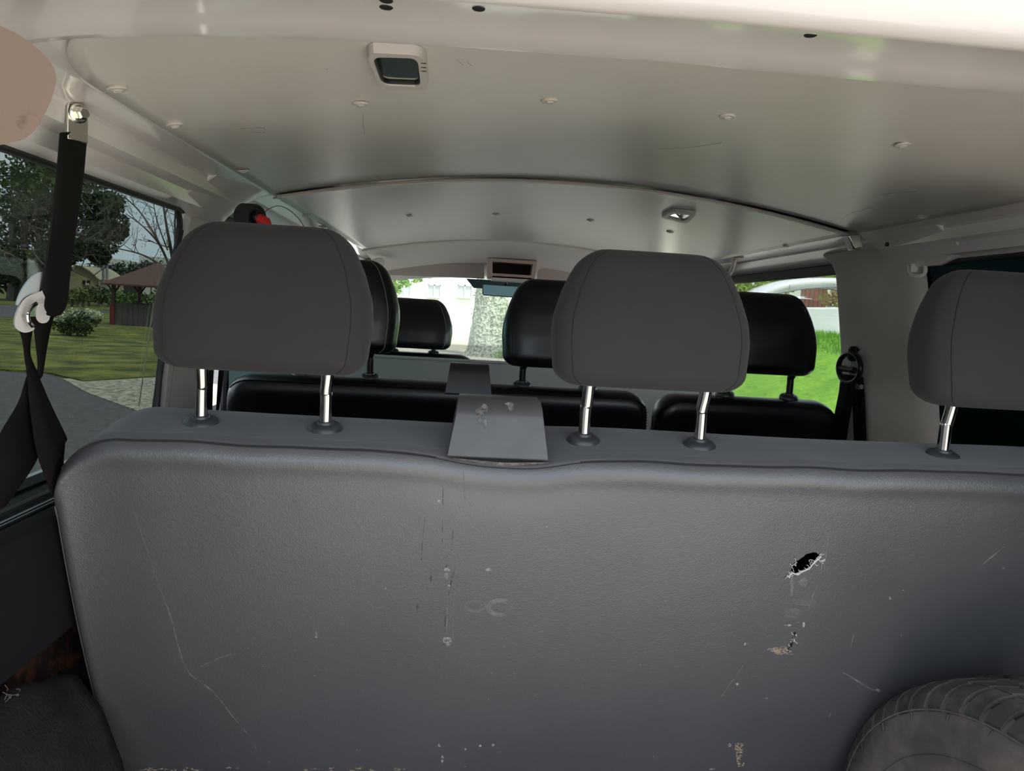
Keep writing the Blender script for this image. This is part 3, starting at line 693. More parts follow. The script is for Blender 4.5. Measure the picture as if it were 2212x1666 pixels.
# ================================================================== FRONT ROW
for cx, lb in ((-.155, 'black front seat seen beyond the left gap, before the windscreen'), (.77, 'black front passenger seat mostly hidden on the right')):
    s = thing('front_seat', (cx, 3.1, -1.085), lb, 'seat', None)
    simple_back('backrest', cx-.24, cx+.235, 2.98, -.185, s, BLACKL, R=.09, seam=False); pedestal(s, cx-.23, cx+.23, 3.15, 3.6)
    headrest(cx-.035, 3.03, -.170, .03, .155, BLACKL, s, SILVERSEAM, zseat=-.19, yseat=3.03, post_m=BLKMET)
mb = MB(); mb.box((XL+.02, 2.80, -.80), (XR-.02, 2.815, -.196)); mb.box((XL+.02, 2.795, -.200), (XR-.02, 2.82, -.190))
build('partition_panel', mb, PARTM, None, label='low grey partition panel behind the front seats', cat='partition', bevel=.003)
# sun visors
for (a, b, lb) in (((826, 572), (1046, 600), 'pinkish beige sun visor left of the roof console'), ((1164, 574), (1330, 612), 'pinkish beige sun visor right of the roof console')):
    t = thing('sun_visor', aty((a[0]+b[0])/2, b[1], 3.62), lb, 'sun visor')
    A_, B_, C_, E_ = aty(a[0], a[1]-6, 3.60), aty(b[0], a[1]-6+(b[0]-a[0])*.03, 3.60), aty(b[0], b[1]+2, 3.66), aty(a[0]-4, b[1]-(b[0]-a[0])*.03, 3.66)
    mb = MB(); mb.prism([A_+Vector((.07, 0, 0)), A_.lerp(B_, .5)+Vector((0,0,.003)), B_, C_, E_, E_.lerp(A_, .6)], (0, .016, 0)); build('visor_board', mb, VISOR, t, bevel=.006, seg=3)
    mb = MB(); mb.tube([A_+Vector((.05, .01, .004)), B_+Vector((.02, .01, .004))], .004, 8); build('hinge_rod', mb, WPLAST, t)
# roof console
t = thing('roof_console', aty(1105, 603, 3.5), 'cream roof console with an open dark tray above the windscreen', 'console')
o_ = [aty(1053, 557, 3.5), aty(1162, 564, 3.5), aty(1155, 606, 3.5), aty(1054, 600, 3.5)]
i_ = [aty(1064, 565, 3.5), aty(1151, 571, 3.5), aty(1147, 595, 3.5), aty(1064, 590, 3.5)]
mb = MB(); bk = Vector((0, .16, 0))
mb.add(o_+i_+[p+bk for p in o_]+[p+bk*.6 for p in i_], [(0,1,5,4),(1,2,6,5),(2,3,7,6),(3,0,4,7),(0,8,9,1),(1,9,10,2),(2,10,11,3),(3,11,8,0),(4,5,13,12),(5,6,14,13),(6,7,15,14),(7,4,12,15),(8,11,10,9)])
build('console_shell', mb, mat('console_plastic', (.60, .46, .41), rough=.5), t, bevel=.003)
mb = MB(); mb.prism([p+bk*.58 for p in i_], (0, .004, 0)); build('tray', mb, DARKHOLE, t, smooth=False)
mb = MB(); mb.box(aty(1062, 606, 3.5), aty(1146, 607, 3.6)+Vector((0, 0, .012))); build('console_lip', mb, HEADF, t, bevel=.003)
# mirror
t = thing('rear_view_mirror', aty(1090, 640, 3.62), 'dark rear-view mirror hanging under the roof console', 'mirror')
p0, p1, p2, p3 = aty(1042, 613, 3.62), aty(1135, 619, 3.62), aty(1135, 645, 3.62), aty(1042, 638, 3.62)
mb = MB(); mb.prism([p0, p1, p2, p3], (0, .03, 0)); build('mirror_shell', mb, BPLAST, t, bevel=.008, seg=3)
mb = MB(); k = .004; mb.prism([p0+Vector((k, -.0015, -k)), p1+Vector((-k, -.0015, -k)), p2+Vector((-k, -.0015, k)), p3+Vector((k, -.0015, k))], (0, .001, 0)); build('mirror_glass', mb, mat('mirror_glass', (.035, .055, .055), rough=.03, metal=1.), t, bevel=.003)
mb = MB(); mb.tube([aty(1092, 615, 3.64), aty(1095, 603, 3.70), aty(1096, 598, 3.76)], .008, 8); build('mirror_stem', mb, BPLAST, t)
# grab handles near the front
mb = MB(); mb.tube(catmull([aty(797, 570, 3.3), aty(822, 562, 3.35), aty(824, 572, 3.4), aty(806, 590, 3.42)], 5), [.012]*16, 8)
build('grab_handle', mb, WPLAST, None, label='cream grab handle on the front left windscreen pillar', cat='handle')
mb = MB(); mb.tube(catmull([aty(1604, 553, 2.45), aty(1590, 556, 2.45), aty(1584, 578, 2.6), aty(1572, 598, 2.75)], 5), [.009]*16, 8)
mb.lathe([(.0, -.008), (.017, -.008), (.02, 0), (.02, .012), (.0, .012)], aty(1595, 553, 2.43), n=16)
build('grab_handle', mb, mat('beige_plastic', (.36, .29, .26), rough=.5), None, label='beige grab handle at the roof edge above the right window', cat='handle')
# ---- dome lights
t = thing('dome_light', (-.084, .905, .272), 'square dome light with a mirror-like lens on the near headliner', 'light')
fr_ = [Vector((-.128, .835, 0)), Vector((-.044, .842, 0)), Vector((-.050, .985, 0)), Vector((-.116, .980, 0))]
fr_ = [aty(x, y, 1) for x, y in [(790, 92), (918, 96), (926, 180), (830, 178)]]
def oncl(px, py, dz=0):
    d = D(px, py); Y = .9
    for _ in range(60): x = d.x/d.y*Y; Y = (ceil_z(x)-dz)/(d.z/d.y)
    return d*(Y/d.y)
def rframe(outer, inner, h, name, m, parent, dz=.002, bev=.004, rad=.22):
    def rnd(q):
        out = []
        for a in range(4):
            p, b, c = q[a], q[a-1], q[(a+1) % 4]
            for k in range(6):
                t = k/5; A_ = p.lerp(b, rad*(1-t)**1.0) if t < 1 else p; e1, e2 = p.lerp(b, rad), p.lerp(c, rad)
                out.append((e1*(1-t)**2 + p*2*t*(1-t) + e2*t*t))
        return out
    o1 = rnd([oncl(*p, dz) for p in outer]); i1 = rnd([oncl(*p, dz) for p in inner])
    d = Vector((0, 0, -h)); ma = MB(); n = len(o1)
    cen = sum(o1, Vector())/n
    o2 = [cen+(p-cen)*.96+d for p in o1]; i2 = [p+d for p in i1]; i3 = [p+d*.2 for p in i1]
    R4 = lambda a, b: [(a*n+k, a*n+(k+1) % n, b*n+(k+1) % n, b*n+k) for k in range(n)]
    ma.add(o1+o2+i2+i3, R4(0, 1)+R4(1, 2)+R4(2, 3))
    build(name, ma, m, parent, angle=30)
    return i1, i3
LIGHTF = mat('lamp_frame_plastic', (.50, .46, .42), rough=.4)
i1, i3 = rframe([(786, 90), (920, 98), (928, 181), (822, 178)], [(804, 103), (903, 106), (910, 170), (826, 166)], .010, 'lamp_frame', LIGHTF, t)
mb = MB(); mb.prism([p+Vector((0, 0, -.003)) for p in i3], (0, 0, .002)); build('lens', mb, mat('smoky_lens', (.34, .37, .30), rough=.03, metal=1.), t, smooth=False)
mb = MB(); mb.tube([p+Vector((0, 0, -.004)) for p in i3+[i3[0]]], .0022, 6, cap=False); build('lens_gasket', mb, RUBBER, t)
mb = MB()
for y in (137, 146, 154): a = oncl(915, y, .0125); mb.tube([a-Vector((.003, 0, 0)), a+Vector((.003, 0, 0))], .0006, 5)
build('switch_marks', mb, DARKHOLE, t)
t = thing('dome_light', (.555, 1.95, .268), 'small flat dome light on the far headliner, right side', 'light')
i1, i3 = rframe([(1425, 464), (1452, 450), (1508, 456), (1484, 478)], [(1440, 463), (1458, 455), (1497, 459), (1477, 472)], .008, 'lamp_frame', LIGHTF, t, bev=.003)
mb = MB(); mb.prism([p+Vector((0, 0, -.003)) for p in i3], (0, 0, .002)); build('lens', mb, mat('pale_lens', (.80, .80, .78), rough=.05, metal=.9), t, smooth=False)
mb = MB(); mb.tube([i3[9]+Vector((0, 0, -.004)), i3[21]+Vector((0, 0, -.004))], .002, 5); build('lens_bar', mb, RUBBER, t)

# ---- fine scratches on the near headliner
mb = MB()
for pl in [[(505,279),(532,278),(566,276),(573,281),(568,287),(540,285)], [(1818,474),(1835,462),(1858,456),(1880,450),(1898,459)], [(1420,322),(1475,320),(1520,315),(1560,308)], [(784,246),(785,275),(788,290)], [(985,128),(1000,140)], [(706,151),(708,148)], [(1900,420),(1980,414)], [(1010,135),(1020,143)]]:
    mb.tube([oncl(x, y, .0022) for x, y in dense(pl, 4)], .00025, 4)
build('headliner_scratch', mb, mat('pencil_grey', (.26, .24, .22), rough=.8), ce)
# ================================================================== SEAT BELTS AND SMALL THINGS
def ribbon(mb, pairs, X, k=6):
    A = catmull([atx(a[0], a[1], (X if isinstance(X, float) else X[i])) for i, (a, b) in enumerate(pairs)], k)
    B = catmull([atx(b[0], b[1], (X if isinstance(X, float) else X[i])) for i, (a, b) in enumerate(pairs)], k)
    mb.grid([[a, b] for a, b in zip(A, B)])
t = thing('seat_belt', (-.5, .95, -.3), 'black seat belt with cream guide hanging before the left window', 'seat belt')
# bracket and bolt
bc = atx(165, 250, -.476); mb = MB()
ax = Vector((1, -.55, -.1)).normalized(); uz = Vector((0, 0, 1)); ux = ax.cross(uz).normalized()
pts = [bc + ux*(.013*math.cos(a)) + uz*(.013*math.sin(a)+.006) for a in np.linspace(0, PI, 10)] + [bc - ux*.013 - uz*.030, bc + ux*.013 - uz*.030]
mb.prism(pts, ax*.003); build('bracket', mb, ZINC, t, bevel=.001)
mb = MB(); b0 = bc + ax*.004 + uz*.003
mb.lathe([(.0, 0), (.0115, 0), (.0115, .002), (.0095, .003), (.0, .003)], b0, axis=ax, n=24)
mb.lathe([(.0, .003), (.0078, .003), (.0078, .010), (.006, .0118), (.0, .0118)], b0, axis=ax, n=6); build('bolt', mb, ZINC, t, angle=25)
# sleeve
mb = MB(); rings = []
def sl_ring(a, b, X, th=.0055):
    A_, B_ = atx(*a, X), atx(*b, X+.006); n = Vector((.35, -1, 0)).normalized()*th
    c = (A_+B_)/2; h = (B_-A_)/2
    return [c - h + n*.3, c - h*.8 + n, c - h*.1 + n, c - h*.05 + n*.85, c + h*.8 + n, c + h + n*.3, c + h - n*.3, c + h*.8 - n, c - h*.8 - n, c - h - n*.3]
seqs = [((129, 288), (189, 286)), ((128, 300), (188, 300)), ((122, 370), (182, 370)), ((113, 450), (170, 455)), ((103, 530), (158, 540)), ((92, 600), (150, 610)), ((84, 640), (147, 650)), ((83, 660), (141, 668)), ((88, 672), (132, 680)), ((96, 679), (118, 685))]
for i, (a, b) in enumerate(seqs): rings.append(sl_ring(a, b, -.482-.0025*min(i, 6), .0055 if i < 8 else .004))
mb.loft(rings); build('sleeve', mb, SLEEVE, t, angle=50)
# guide
GN = Vector((.55, -.80, 0)).normalized()
def plate(px, X, th): return [atx(v.x, v.y, X) for v in catmull([(x, y, 0) for x, y in px+[px[0]]], 3)[:-1]], GN*th
mb = MB(); p_, d_ = plate([(97,589),(84,588),(66,598),(50,617),(38,640),(33,658),(38,656),(46,645),(60,636),(78,631),(92,622)], -.506, .016); mb.prism(p_, d_)
build('guide_cap', mb, mat('guide_cap_white', (.55, .60, .60), rough=.3), t, bevel=.005, seg=4, angle=60)
mb = MB(); p_, d_ = plate([(100,618),(84,629),(62,637),(46,649),(36,668),(29,690),(30,704),(38,713),(50,717),(64,714),(71,708),(63,697),(60,682),(63,669),(71,659),(77,659),(74,672),(75,688),(86,697),(102,690),(106,655)], -.504, .018); mb.prism(p_, d_)
build('guide_loop', mb, WPLAST, t, bevel=.0055, seg=4, angle=60)
mb = MB(); mb.tube(catmull([atx(x, y, -.486) for x, y in [(78, 656), (68, 663), (61, 676), (61, 692), (70, 705)]], 5), .0024, 8); build('metal_ring', mb, CHROME, t)
# webbing
mb = MB(); ribbon(mb, [((62, 684), (116, 684)), ((72, 705), (110, 705)), ((78, 745), (101, 750)), ((82, 790), (94, 795)), ((78, 830), (91, 812))], [-.497, -.497, -.497, -.497, -.499])
ribbon(mb, [((42, 713), (70, 712)), ((50, 740), (65, 745)), ((54, 775), (66, 770)), ((58, 800), (78, 800)), ((62, 850), (90, 830)), ((70, 920), (112, 880)), ((82, 985), (143, 945)), ((108, 1058), (140, 955)), ((112, 1075), (135, 1020))], [-.503, -.502, -.501, -.498, -.496, -.496, -.496, -.497, -.50])
ribbon(mb, [((72, 800), (84, 800)), ((58, 815), (84, 825)), ((40, 870), (88, 880)), ((0, 940), (90, 920)), ((-20, 1010), (82, 985)), ((-20, 1060), (50, 1040)), ((-20, 1110), (10, 1095))], [-.502, -.502, -.503, -.503, -.503, -.504, -.506])
build('webbing', mb, WEB, t, solid=.0014, angle=80)
# right belt on the beige pillar
t = thing('seat_belt', (.955, 1.75, -.8), 'black seat belt running over a ring on the beige pillar', 'seat belt')
mb = MB(); rc = atx(1838, 795, .955)
pts = [rc + Vector((0, .052*math.cos(a)*1.0, .036*math.sin(a))) + Vector((-.004, 0, 0)) for a in np.linspace(0, 2*PI, 25)]
mb.tube(pts, .0065, 10, cap=False); build('guide_ring', mb, BLKMET, t)
mb = MB(); mb.tube([rc + Vector((.008, .040*math.cos(a)-.03, .042*math.sin(a)-.002)) for a in np.linspace(-1.9, 1.5, 14)], .006, 8); build('ring_cover', mb, mat('grey_ring', (.22, .21, .2), rough=.4), t)
mb = MB(); mb.lathe([(.0, 0), (.019, 0), (.019, .008), (.012, .013), (.0, .013)], rc + Vector((.006, 0, .035)), axis=(-1, -.2, 0), n=20); mb.tube([rc+Vector((-.006, .03, -.004)), rc+Vector((-.006, -.03, -.004))], .008, 10); build('bolt', mb, BLKMET, t)
mb = MB(); ribbon(mb, [((1821, 808), (1850, 812)), ((1812, 850), (1846, 850)), ((1802, 900), (1836, 900)), ((1792, 955), (1828, 955)), ((1775, 1050), (1815, 1050))], [.950, .950, .950, .950, .950])
ribbon(mb, [((1840, 815), (1864, 815)), ((1842, 870), (1868, 870)), ((1845, 950), (1871, 955)), ((1850, 1050), (1876, 1055))], .968)
build('webbing', mb, WEB, t, solid=.0014, angle=80)
# black belt strap by left window 2
mb = MB(); ribbon(mb, [((473, 800), (483, 800)), ((470, 840), (479, 840)), ((467, 890), (472, 890))], -.53)
ribbon(mb, [((434, 800), (460, 800)), ((430, 850), (459, 850)), ((424, 900), (458, 900))], -.535)
build('seat_belt', mb, WEB, None, label='black belt straps beside the green-tinted left window, under the left headrest', cat='seat belt', solid=.0015)
# black cylindrical reel with red tip on the left bow
t = thing('belt_reel', (-.43, 1.5, .13), 'small black cylinder with a red tip and thin wire above the left headrest', 'fitting')
a, b = aty(524, 468, 1.46), aty(556, 470, 1.44)
mb = MB(); mb.lathe([(.0, 0), (.022, 0), (.025, .004), (.025, .034), (.023, .038), (.021, .038), (.018, .034), (.0, .032)], a, axis=(b-a), n=28); build('reel_body', mb, mat('matt_black', (.02, .022, .02), rough=.55), t, angle=40)
mb = MB(); c = a + (b-a).normalized()*.036; mb.sphere(c, .014, 8, 14); build('reel_hub', mb, BLKMET, t)
mb = MB(); c2 = aty(572, 479, 1.42); mb.tube([c2+Vector((-.012, 0, .006)), c2, c2+Vector((.006, 0, -.02))], [.009, .011, .012], 12); build('red_tip', mb, RED, t)
mb = MB(); mb.tube(catmull([aty(568, 463, 1.45), aty(580, 452, 1.47), aty(600, 445, 1.5), aty(622, 452, 1.5), aty(645, 472, 1.5), aty(659, 494, 1.5)], 6), .0007, 5); build('wire', mb, RUBBER, t)

# ================================================================== SPARE WHEEL
sc_ = Vector((.794, .815, -.766)); wax = Vector((-math.sin(1.402), -math.cos(1.402), -.022)).normalized(); Rw = .317; hw_ = .098
tw = thing('spare_wheel', (sc_.x, sc_.y, -1.085), 'dusty spare wheel leaning on the right of the bench back', 'tyre')
prof = [(.17, -hw_*.55), (.185, -hw_*.9), (.21, -hw_*1.02), (.245, -hw_*1.08), (.275, -hw_*1.03), (.292, -hw_*.95), (.298, -hw_*.90), (.304, -hw_*.84), (.3105, -hw_*.72), (.3155, -hw_*.5), (Rw, -hw_*.2), (Rw, 0)]
full = prof + [(r, -h) for r, h in reversed(prof[:-1])]
full = [(r, -h) for r, h in full]
mb = MB(); u = wax.cross(Vector((0, 0, 1))).normalized(); w = wax.cross(u)
def wp(r, h, a): return sc_ + wax*h + r*(math.cos(a)*u + math.sin(a)*w)
mb.grid([[wp(r, h, 2*PI*k/120) for k in range(120)] for r, h in full], closev=True); tyre = build('tyre', mb, TYRE, tw)
mb = MB(); bp_ = [(r+.0004, h) for r, h in full if r > .300]; mb.grid([[wp(r, h, 2*PI*k/120) for k in range(120)] for r, h in bp_], closev=True); build('tread_base', mb, RUBBER, tyre)
# raised rings and flakes on sidewall
mb = MB()
for r, h in [(.289, .0985), (.232, .1045), (.200, .098)]: mb.tube([wp(r, h, 2*PI*k/120) for k in range(121)], .0010, 6, cap=False)
build('sidewall_rib', mb, TYRE, tyre)
# tread blocks: shoulder blocks and slanted centre blocks
mb = MB(); NB = 58
def hr(h): return interp(abs(h), [h_*-1 for r, h_ in reversed(prof)], [r for r, h_ in reversed(prof)]) if False else interp(abs(h), [0, hw_*.2, hw_*.5, hw_*.72, hw_*.84, hw_*.90, hw_*.95, hw_*1.03], [Rw, Rw, .3155, .3105, .304, .298, .292, .275])
for k in range(NB):
    a0 = 2*PI*k/NB; da = 2*PI/NB*.72
    for sgn in (1, -1):
        for (h0, h1, s0, s1) in [(hw_*.56, hw_*.98, 0., .35), (hw_*.24, hw_*.52, .5, 1.1)]:
            hs = np.linspace(h0, h1, 5); top = []; 
            for i, hh in enumerate(hs):
                sk = lerp(s0, s1, i/4)*2*PI/NB; r = hr(hh); top.append([(r+.0005, hh, a0+sk), (r+.007, hh, a0+sk), (r+.007, hh, a0+sk+da), (r+.0005, hh, a0+sk+da)])
            mb.loft([[wp(r, sgn*h_, a_) for r, h_, a_ in ring] for ring in top])
    mb.loft([[wp(r, hh, a) for r, a in ((Rw, a0+sk), (Rw+.004, a0+sk), (Rw+.004, a0+sk+da), (Rw, a0+sk+da))] for hh, sk in ((-hw_*.17, 0), (0, .02), (hw_*.17, 0))])
build('tread', mb, TREAD, tyre, smooth=False)
mb = MB()
for k in range(26):
    a = 2*PI*k/26; mb.tube([wp(.286, .099, a), wp(.2775, .1005, a+.015)], .0012, 5)
build('sidewall_marks', mb, TREAD, tyre, kind='stuff')
mb = MB(); mb.grid([[wp(r, h, 2*PI*k/60) for k in range(60)] for r, h in [(.183, .088), (.176, .090), (.170, .080), (.155, .05), (.150, .03), (.10, .035), (.07, .045), (.001, .045)]], closev=True); build('rim', mb, mat('grey_steel_rim', (.12, .12, .12), rough=.5, metal=.5), tw)

# ================================================================== OUTSIDE
GZ = -1.72
mb = MB(); mb.box((-260, -60, GZ-.3), (260, 320, GZ))
ASPH = mat('asphalt', (.055, .056, .058), rough=.9, noise=(9, .35, .7), col2=(.105, .103, .10))
struct('ground', mb, ASPH, smooth=False, label='grey asphalt outside the van')
BOUNCE = mat('bounce_gravel', (.46, .405, .34), rough=.95, noise=(4, .35, .65), col2=(.60, .54, .46))
mb = MB(); mb.box((-3.2, 1.5, GZ-.02), (4.1, 24, GZ+.02)); mb.box((-.7, -60, GZ-.02), (60, 1.5, GZ+.02)); struct('bounce_ground', mb, BOUNCE, smooth=False, label='pale gravel ground added around and behind the van to bounce light')  # pale ground added to bounce light into the cabin, left rear kept dark
GRASS = mat('lawn_grass', (.040, .060, .006), rough=.95, noise=(1.1, .40, .62), col2=(.19, .195, .028), bump=[('n', 6, .8, .15)])
GRAVEL = mat('pale_gravel', (.13, .12, .09), rough=.95, noise=(11, .4, .58), col2=(.42, .39, .30))
def ground_patch(name, px, m, lift, label, th=.03, **k):
    P = [atz(x, y, GZ+lift) for x, y in px]; mb = MB(); mb.prism(P, (0, 0, -th)); return struct(name, mb, m, label=label, smooth=False)
ground_patch('lawn', [(-500, 795), (0, 797), (100, 803), (180, 822), (345, 812), (420, 812), (560, 730), (800, 716), (820, 700), (250, 676), (0, 685), (-500, 690)], GRASS, .04, 'mown green lawn left of the van', th=.04)
ground_patch('gravel_verge', [(135, 818), (330, 811), (420, 820), (600, 860), (600, 960), (420, 950), (300, 888), (245, 868), (190, 848)], GRAVEL, .02, 'pale gravel strip at the lawn edge', th=.02)
mb = MB(); mb.prism([(-200, 72, GZ+.03), (-25, 60, GZ+.03), (120, 60, GZ+.03), (260, 60, GZ+.03), (260, 300, GZ+.03), (-200, 300, GZ+.03)], (0, 0, -.03))
struct('field', mb, GRASS, label='green grass beyond the road', smooth=False)
# ---- foliage helper
def leaf_mesh(mb, centers, n, size, squash=.8):
    for _ in range(n):
        c, r = random.choice(centers); c = Vector(c)
        d = Vector(rng.normal(size=3)).normalized()*r*(random.random()**.33); d.z *= squash
        p = c+d; a = Vector(rng.normal(size=3)).normalized(); b = a.cross(Vector(rng.normal(size=3))).normalized(); s = size*random.uniform(.5, 1.3)
        mb.add([p-a*s, p+b*s*.5, p+a*s, p-b*s*.5], [(0, 1, 2, 3)])
def leafmat(name, c1, c2):
    m = mat(name, c1, rough=.7, noise=(1.2, .35, .65), col2=c2); return m
def branch(mb, p, d, L, r, depth, spread=.5, kids=3):
    pts = [Vector(p)]; dd = Vector(d).normalized(); n = 5
    for i in range(n):
        dd = (dd + Vector(rng.normal(size=3))*.13 + Vector((0, 0, .04))).normalized(); pts.append(pts[-1] + dd*L/n)
    mb.tube(pts, [lerp(r, r*.45, i/n) for i in range(n+1)], 5 if depth < 3 else 7, cap=False)
    if depth > 0:
        for k in range(kids):
            t = random.uniform(.35, 1); q = pts[int(t*n)]
            nd = (dd + Vector(rng.normal(size=3))*spread).normalized(); branch(mb, q, nd, L*random.uniform(.5, .75), r*.5, depth-1, spread, kids)
# big dark tree
tb = aty(70, 640, 74); tb.z = GZ
t = thing('dark_tree', tb, 'big dark leafy tree across the road, left edge of the view', 'tree')
mb = MB()
def P_(px, py, Y=74): return aty(px, py, Y)
for (x, y, L) in [(25, 0, 5), (82, 0, 7), (50, 0, 6)]:
    a = aty(x, 640, 74); a.z = GZ; mb.tube([a, a+Vector((.3, 0, 3)), a+Vector((.1, 0, 7)), a+Vector((1, 0, 12))], [.5, .38, .3, .1], 8)
for k in range(70):
    a = P_(random.uniform(0, 250), random.uniform(400, 600), random.uniform(70, 73)); branch(mb, a, (random.uniform(-1, 1), -.3, random.uniform(-.2, 1)), 3.5, .05, 2, .7, 2)
build('trunk', mb, mat('bark_grey', (.16, .14, .12), rough=.9), t)
cs = [(P_(x, y, random.uniform(71, 78)), r) for x, y, r in [(30, 420, 3.0), (20, 480, 3.5), (60, 540, 2.6), (100, 400, 2.6), (160, 400, 2.6), (205, 440, 2.4), (232, 480, 1.9), (215, 520, 1.9), (175, 500, 3.2), (120, 460, 3.4), (80, 470, 3.2), (120, 548, 2.0), (235, 440, 1.4), (150, 540, 1.6), (-60, 470, 5), (-30, 560, 3), (110, 350, 2.2), (15, 600, 2.0), (215, 555, 1.0), (150, 375, 2.4), (60, 375, 2.4), (250, 500, 1.1), (30, 575, 2.4), (95, 575, 2.2)]]
mb = MB(); leaf_mesh(mb, cs, 15000, .28); build('foliage', mb, leafmat('dark_leaves', (.020, .040, .016), (.05, .085, .022)), t, smooth=False)
# smaller fresh bush layer in front of the tree base
# bare tree behind the pavilion
bb = aty(385, 690, 50); bb.z = GZ
bb_ = bb.copy(); t = thing('bare_tree', bb, 'bare reddish-grey tree rising behind the wooden pavilion', 'tree')
mb = MB(); 
mb.tube([bb, aty(385, 640, 50)], [.22, .17], 7)
for pl, r in [([(385,640),(375,570),(362,500),(352,440)], .16), ([(372,600),(360,560),(330,500),(300,455),(268,425)], .10), ([(372,590),(345,530),(310,490),(272,462)], .08), ([(375,600),(330,562),(290,545),(240,535)], .09), ([(380,570),(378,500),(379,455),(384,420)], .09), ([(385,560),(400,500),(418,460),(440,440)], .09), ([(362,540),(340,480),(330,430)], .06)]:
    pts = catmull([aty(x, y, 50+random.uniform(-1, 1)) for x, y in pl], 4); n = len(pts)
    mb.tube(pts, [lerp(r, r*.3, i/(n-1)) for i in range(n)], 6)
    for k in range(5):
        q = pts[random.randrange(n//4, n)]; branch(mb, q, (random.uniform(-1, .6), 0, random.uniform(.1, 1)), random.uniform(1.0, 2.2), r*.28, 2, .5, 2)
build('trunk', mb, mat('bark_red_grey', (.11, .085, .075), rough=.9), t)
mb = MB(); leaf_mesh(mb, [(aty(x, y, 50), .8) for x, y in [(280, 440), (300, 520), (260, 500), (330, 470), (350, 560), (300, 560)]], 260, .06); build('buds', mb, leafmat('rusty_buds', (.10, .05, .03), (.13, .08, .04)), t, smooth=False, kind='stuff')
# pavilion
gc = atz(300, 706, GZ); gc.z = GZ; GY = gc.y
t = thing('pavilion', gc, 'dark wooden garden pavilion with brown hipped roof on the lawn', 'pavilion')
WOOD = mat('dark_wood', (.045, .022, .016), rough=.7, noise=(8, .3, .7), col2=(.075, .032, .022))
s_ = GY/1600.
x0 = aty(246, 690, GY).x; x1 = x0 + 2.9; y0, y1 = GY-.2, GY+2.6; ez = aty(250, 613, GY).z
for (x, y) in [(x0+.08, y0), (x0+.08, y1), (x1-.08, y0), (x1-.08, y1), ((x0+x1)/2+.5, y1)]:
    mb = MB(); mb.box((x-.07, y-.07, GZ), (x+.07, y+.07, ez+.05))
    for sx in (-1, 1): mb.tube([(x, y, ez-.45), (x+sx*.30, y, ez-.02)], .04, 6)
    build('post', mb, WOOD, t, smooth=False)
mb = MB(); cz = ez+1.15; e = .35; rx0, rx1, ry0, ry1 = x0-e, x1+e, y0-e, y1+e; cxm, cym = (x0+x1)/2+.1, (y0+y1)/2
mb.add([(rx0, ry0, ez), (rx1, ry0, ez), (rx1, ry1, ez), (rx0, ry1, ez), (cxm, cym, cz), (rx0, ry0, ez-.07), (rx1, ry0, ez-.07), (rx1, ry1, ez-.07), (rx0, ry1, ez-.07)], [(0,1,4),(1,2,4),(2,3,4),(3,0,4),(5,6,1,0),(6,7,2,1),(7,8,3,2),(8,5,0,3),(5,8,7,6)])
build('roof', mb, mat('brown_shingle', (.085, .048, .04), rough=.9, noise=(12, .3, .7), col2=(.12, .07, .055)), t, smooth=False)
mb = MB(); hh = GZ+1.05
for (a, b) in [((x0, y0), (x1, y0)), ((x0, y0), (x0, y1)), ((x0, y1), (x1, y1))]:
    n = 12
    for k in range(n):
        p = Vector((lerp(a[0], b[0], k/n), lerp(a[1], b[1], k/n), 0)); q = Vector((lerp(a[0], b[0], (k+.94)/n), lerp(a[1], b[1], (k+.94)/n), 0)); d = (q-p).normalized(); nn = Vector((-d.y, d.x, 0))*.03
        mb.prism([p+nn+Vector((0,0,GZ+.05)), q+nn+Vector((0,0,GZ+.05)), q-nn+Vector((0,0,GZ+.05)), p-nn+Vector((0,0,GZ+.05))], (0, 0, 1.0))
build('side_boards', mb, mat('weathered_boards', (.055, .048, .045), rough=.8, noise=(6, .3, .7), col2=(.09, .08, .075)), t, smooth=False)
mb = MB(); mb.box((x0-.06, y0-.1, GZ), (x0+.14, y0+.1, GZ+1.0)); build('red_panel', mb, mat('red_wood', (.14, .012, .010), rough=.7), t, smooth=False)
# hut
hc = aty(160, 630, 84); hc.z = GZ
t = thing('cottage', hc, 'pale yellow cottage with small window beyond the road', 'house')
Y = 84; mb = MB(); bot = GZ
mb.prism([Vector((aty(118, 620, Y).x, Y, bot)), Vector((aty(213, 620, Y).x, Y, bot)), aty(213, 604, Y), aty(196, 588, Y), aty(176, 576, Y), aty(160, 574, Y), aty(118, 590, Y)], (0, 6, 0)); build('wall', mb, mat('cream_render', (.42, .38, .22), rough=.9), t, smooth=False)
mb = MB(); mb.prism([aty(215, 604, Y-.2), aty(196, 586, Y-.2), aty(176, 574, Y-.2), aty(160, 572, Y-.2), aty(160, 574, Y-.2), aty(176, 576.5, Y-.2), aty(195, 589, Y-.2), aty(214, 606, Y-.2)], (0, 6.5, 0)); build('roof', mb, mat('pale_roof_edge', (.35, .32, .22), rough=.9), t, smooth=False)
mb = MB(); mb.prism([aty(178, 606, Y-.1), aty(194, 606, Y-.1), aty(194, 614, Y-.1), aty(178, 614, Y-.1)], (0, .15, 0)); wn = build('window', mb, mat('dark_window', (.03, .035, .04), rough=.2), t, smooth=False)
mb = MB(); mb.tube([aty(186, 606, Y-.15), aty(186, 614, Y-.15)], .04, 5); mb.box(aty(184, 616, Y-.3), aty(193, 615, Y-.1)+Vector((0, 0, .15))); build('window_frame', mb, WPLAST, wn)
mb = MB(); mb.prism([Vector((aty(217, 620, 93).x, 93, GZ)), Vector((aty(262, 620, 93).x, 93, GZ)), aty(262, 602, 93), aty(228, 595, 93), aty(217, 600, 93)], (0, 6, 0)); build('shed', mb, mat('dark_brown_wall', (.03, .022, .02), rough=.9), None, label='dark low shed right of the yellow cottage', cat='shed', smooth=False)
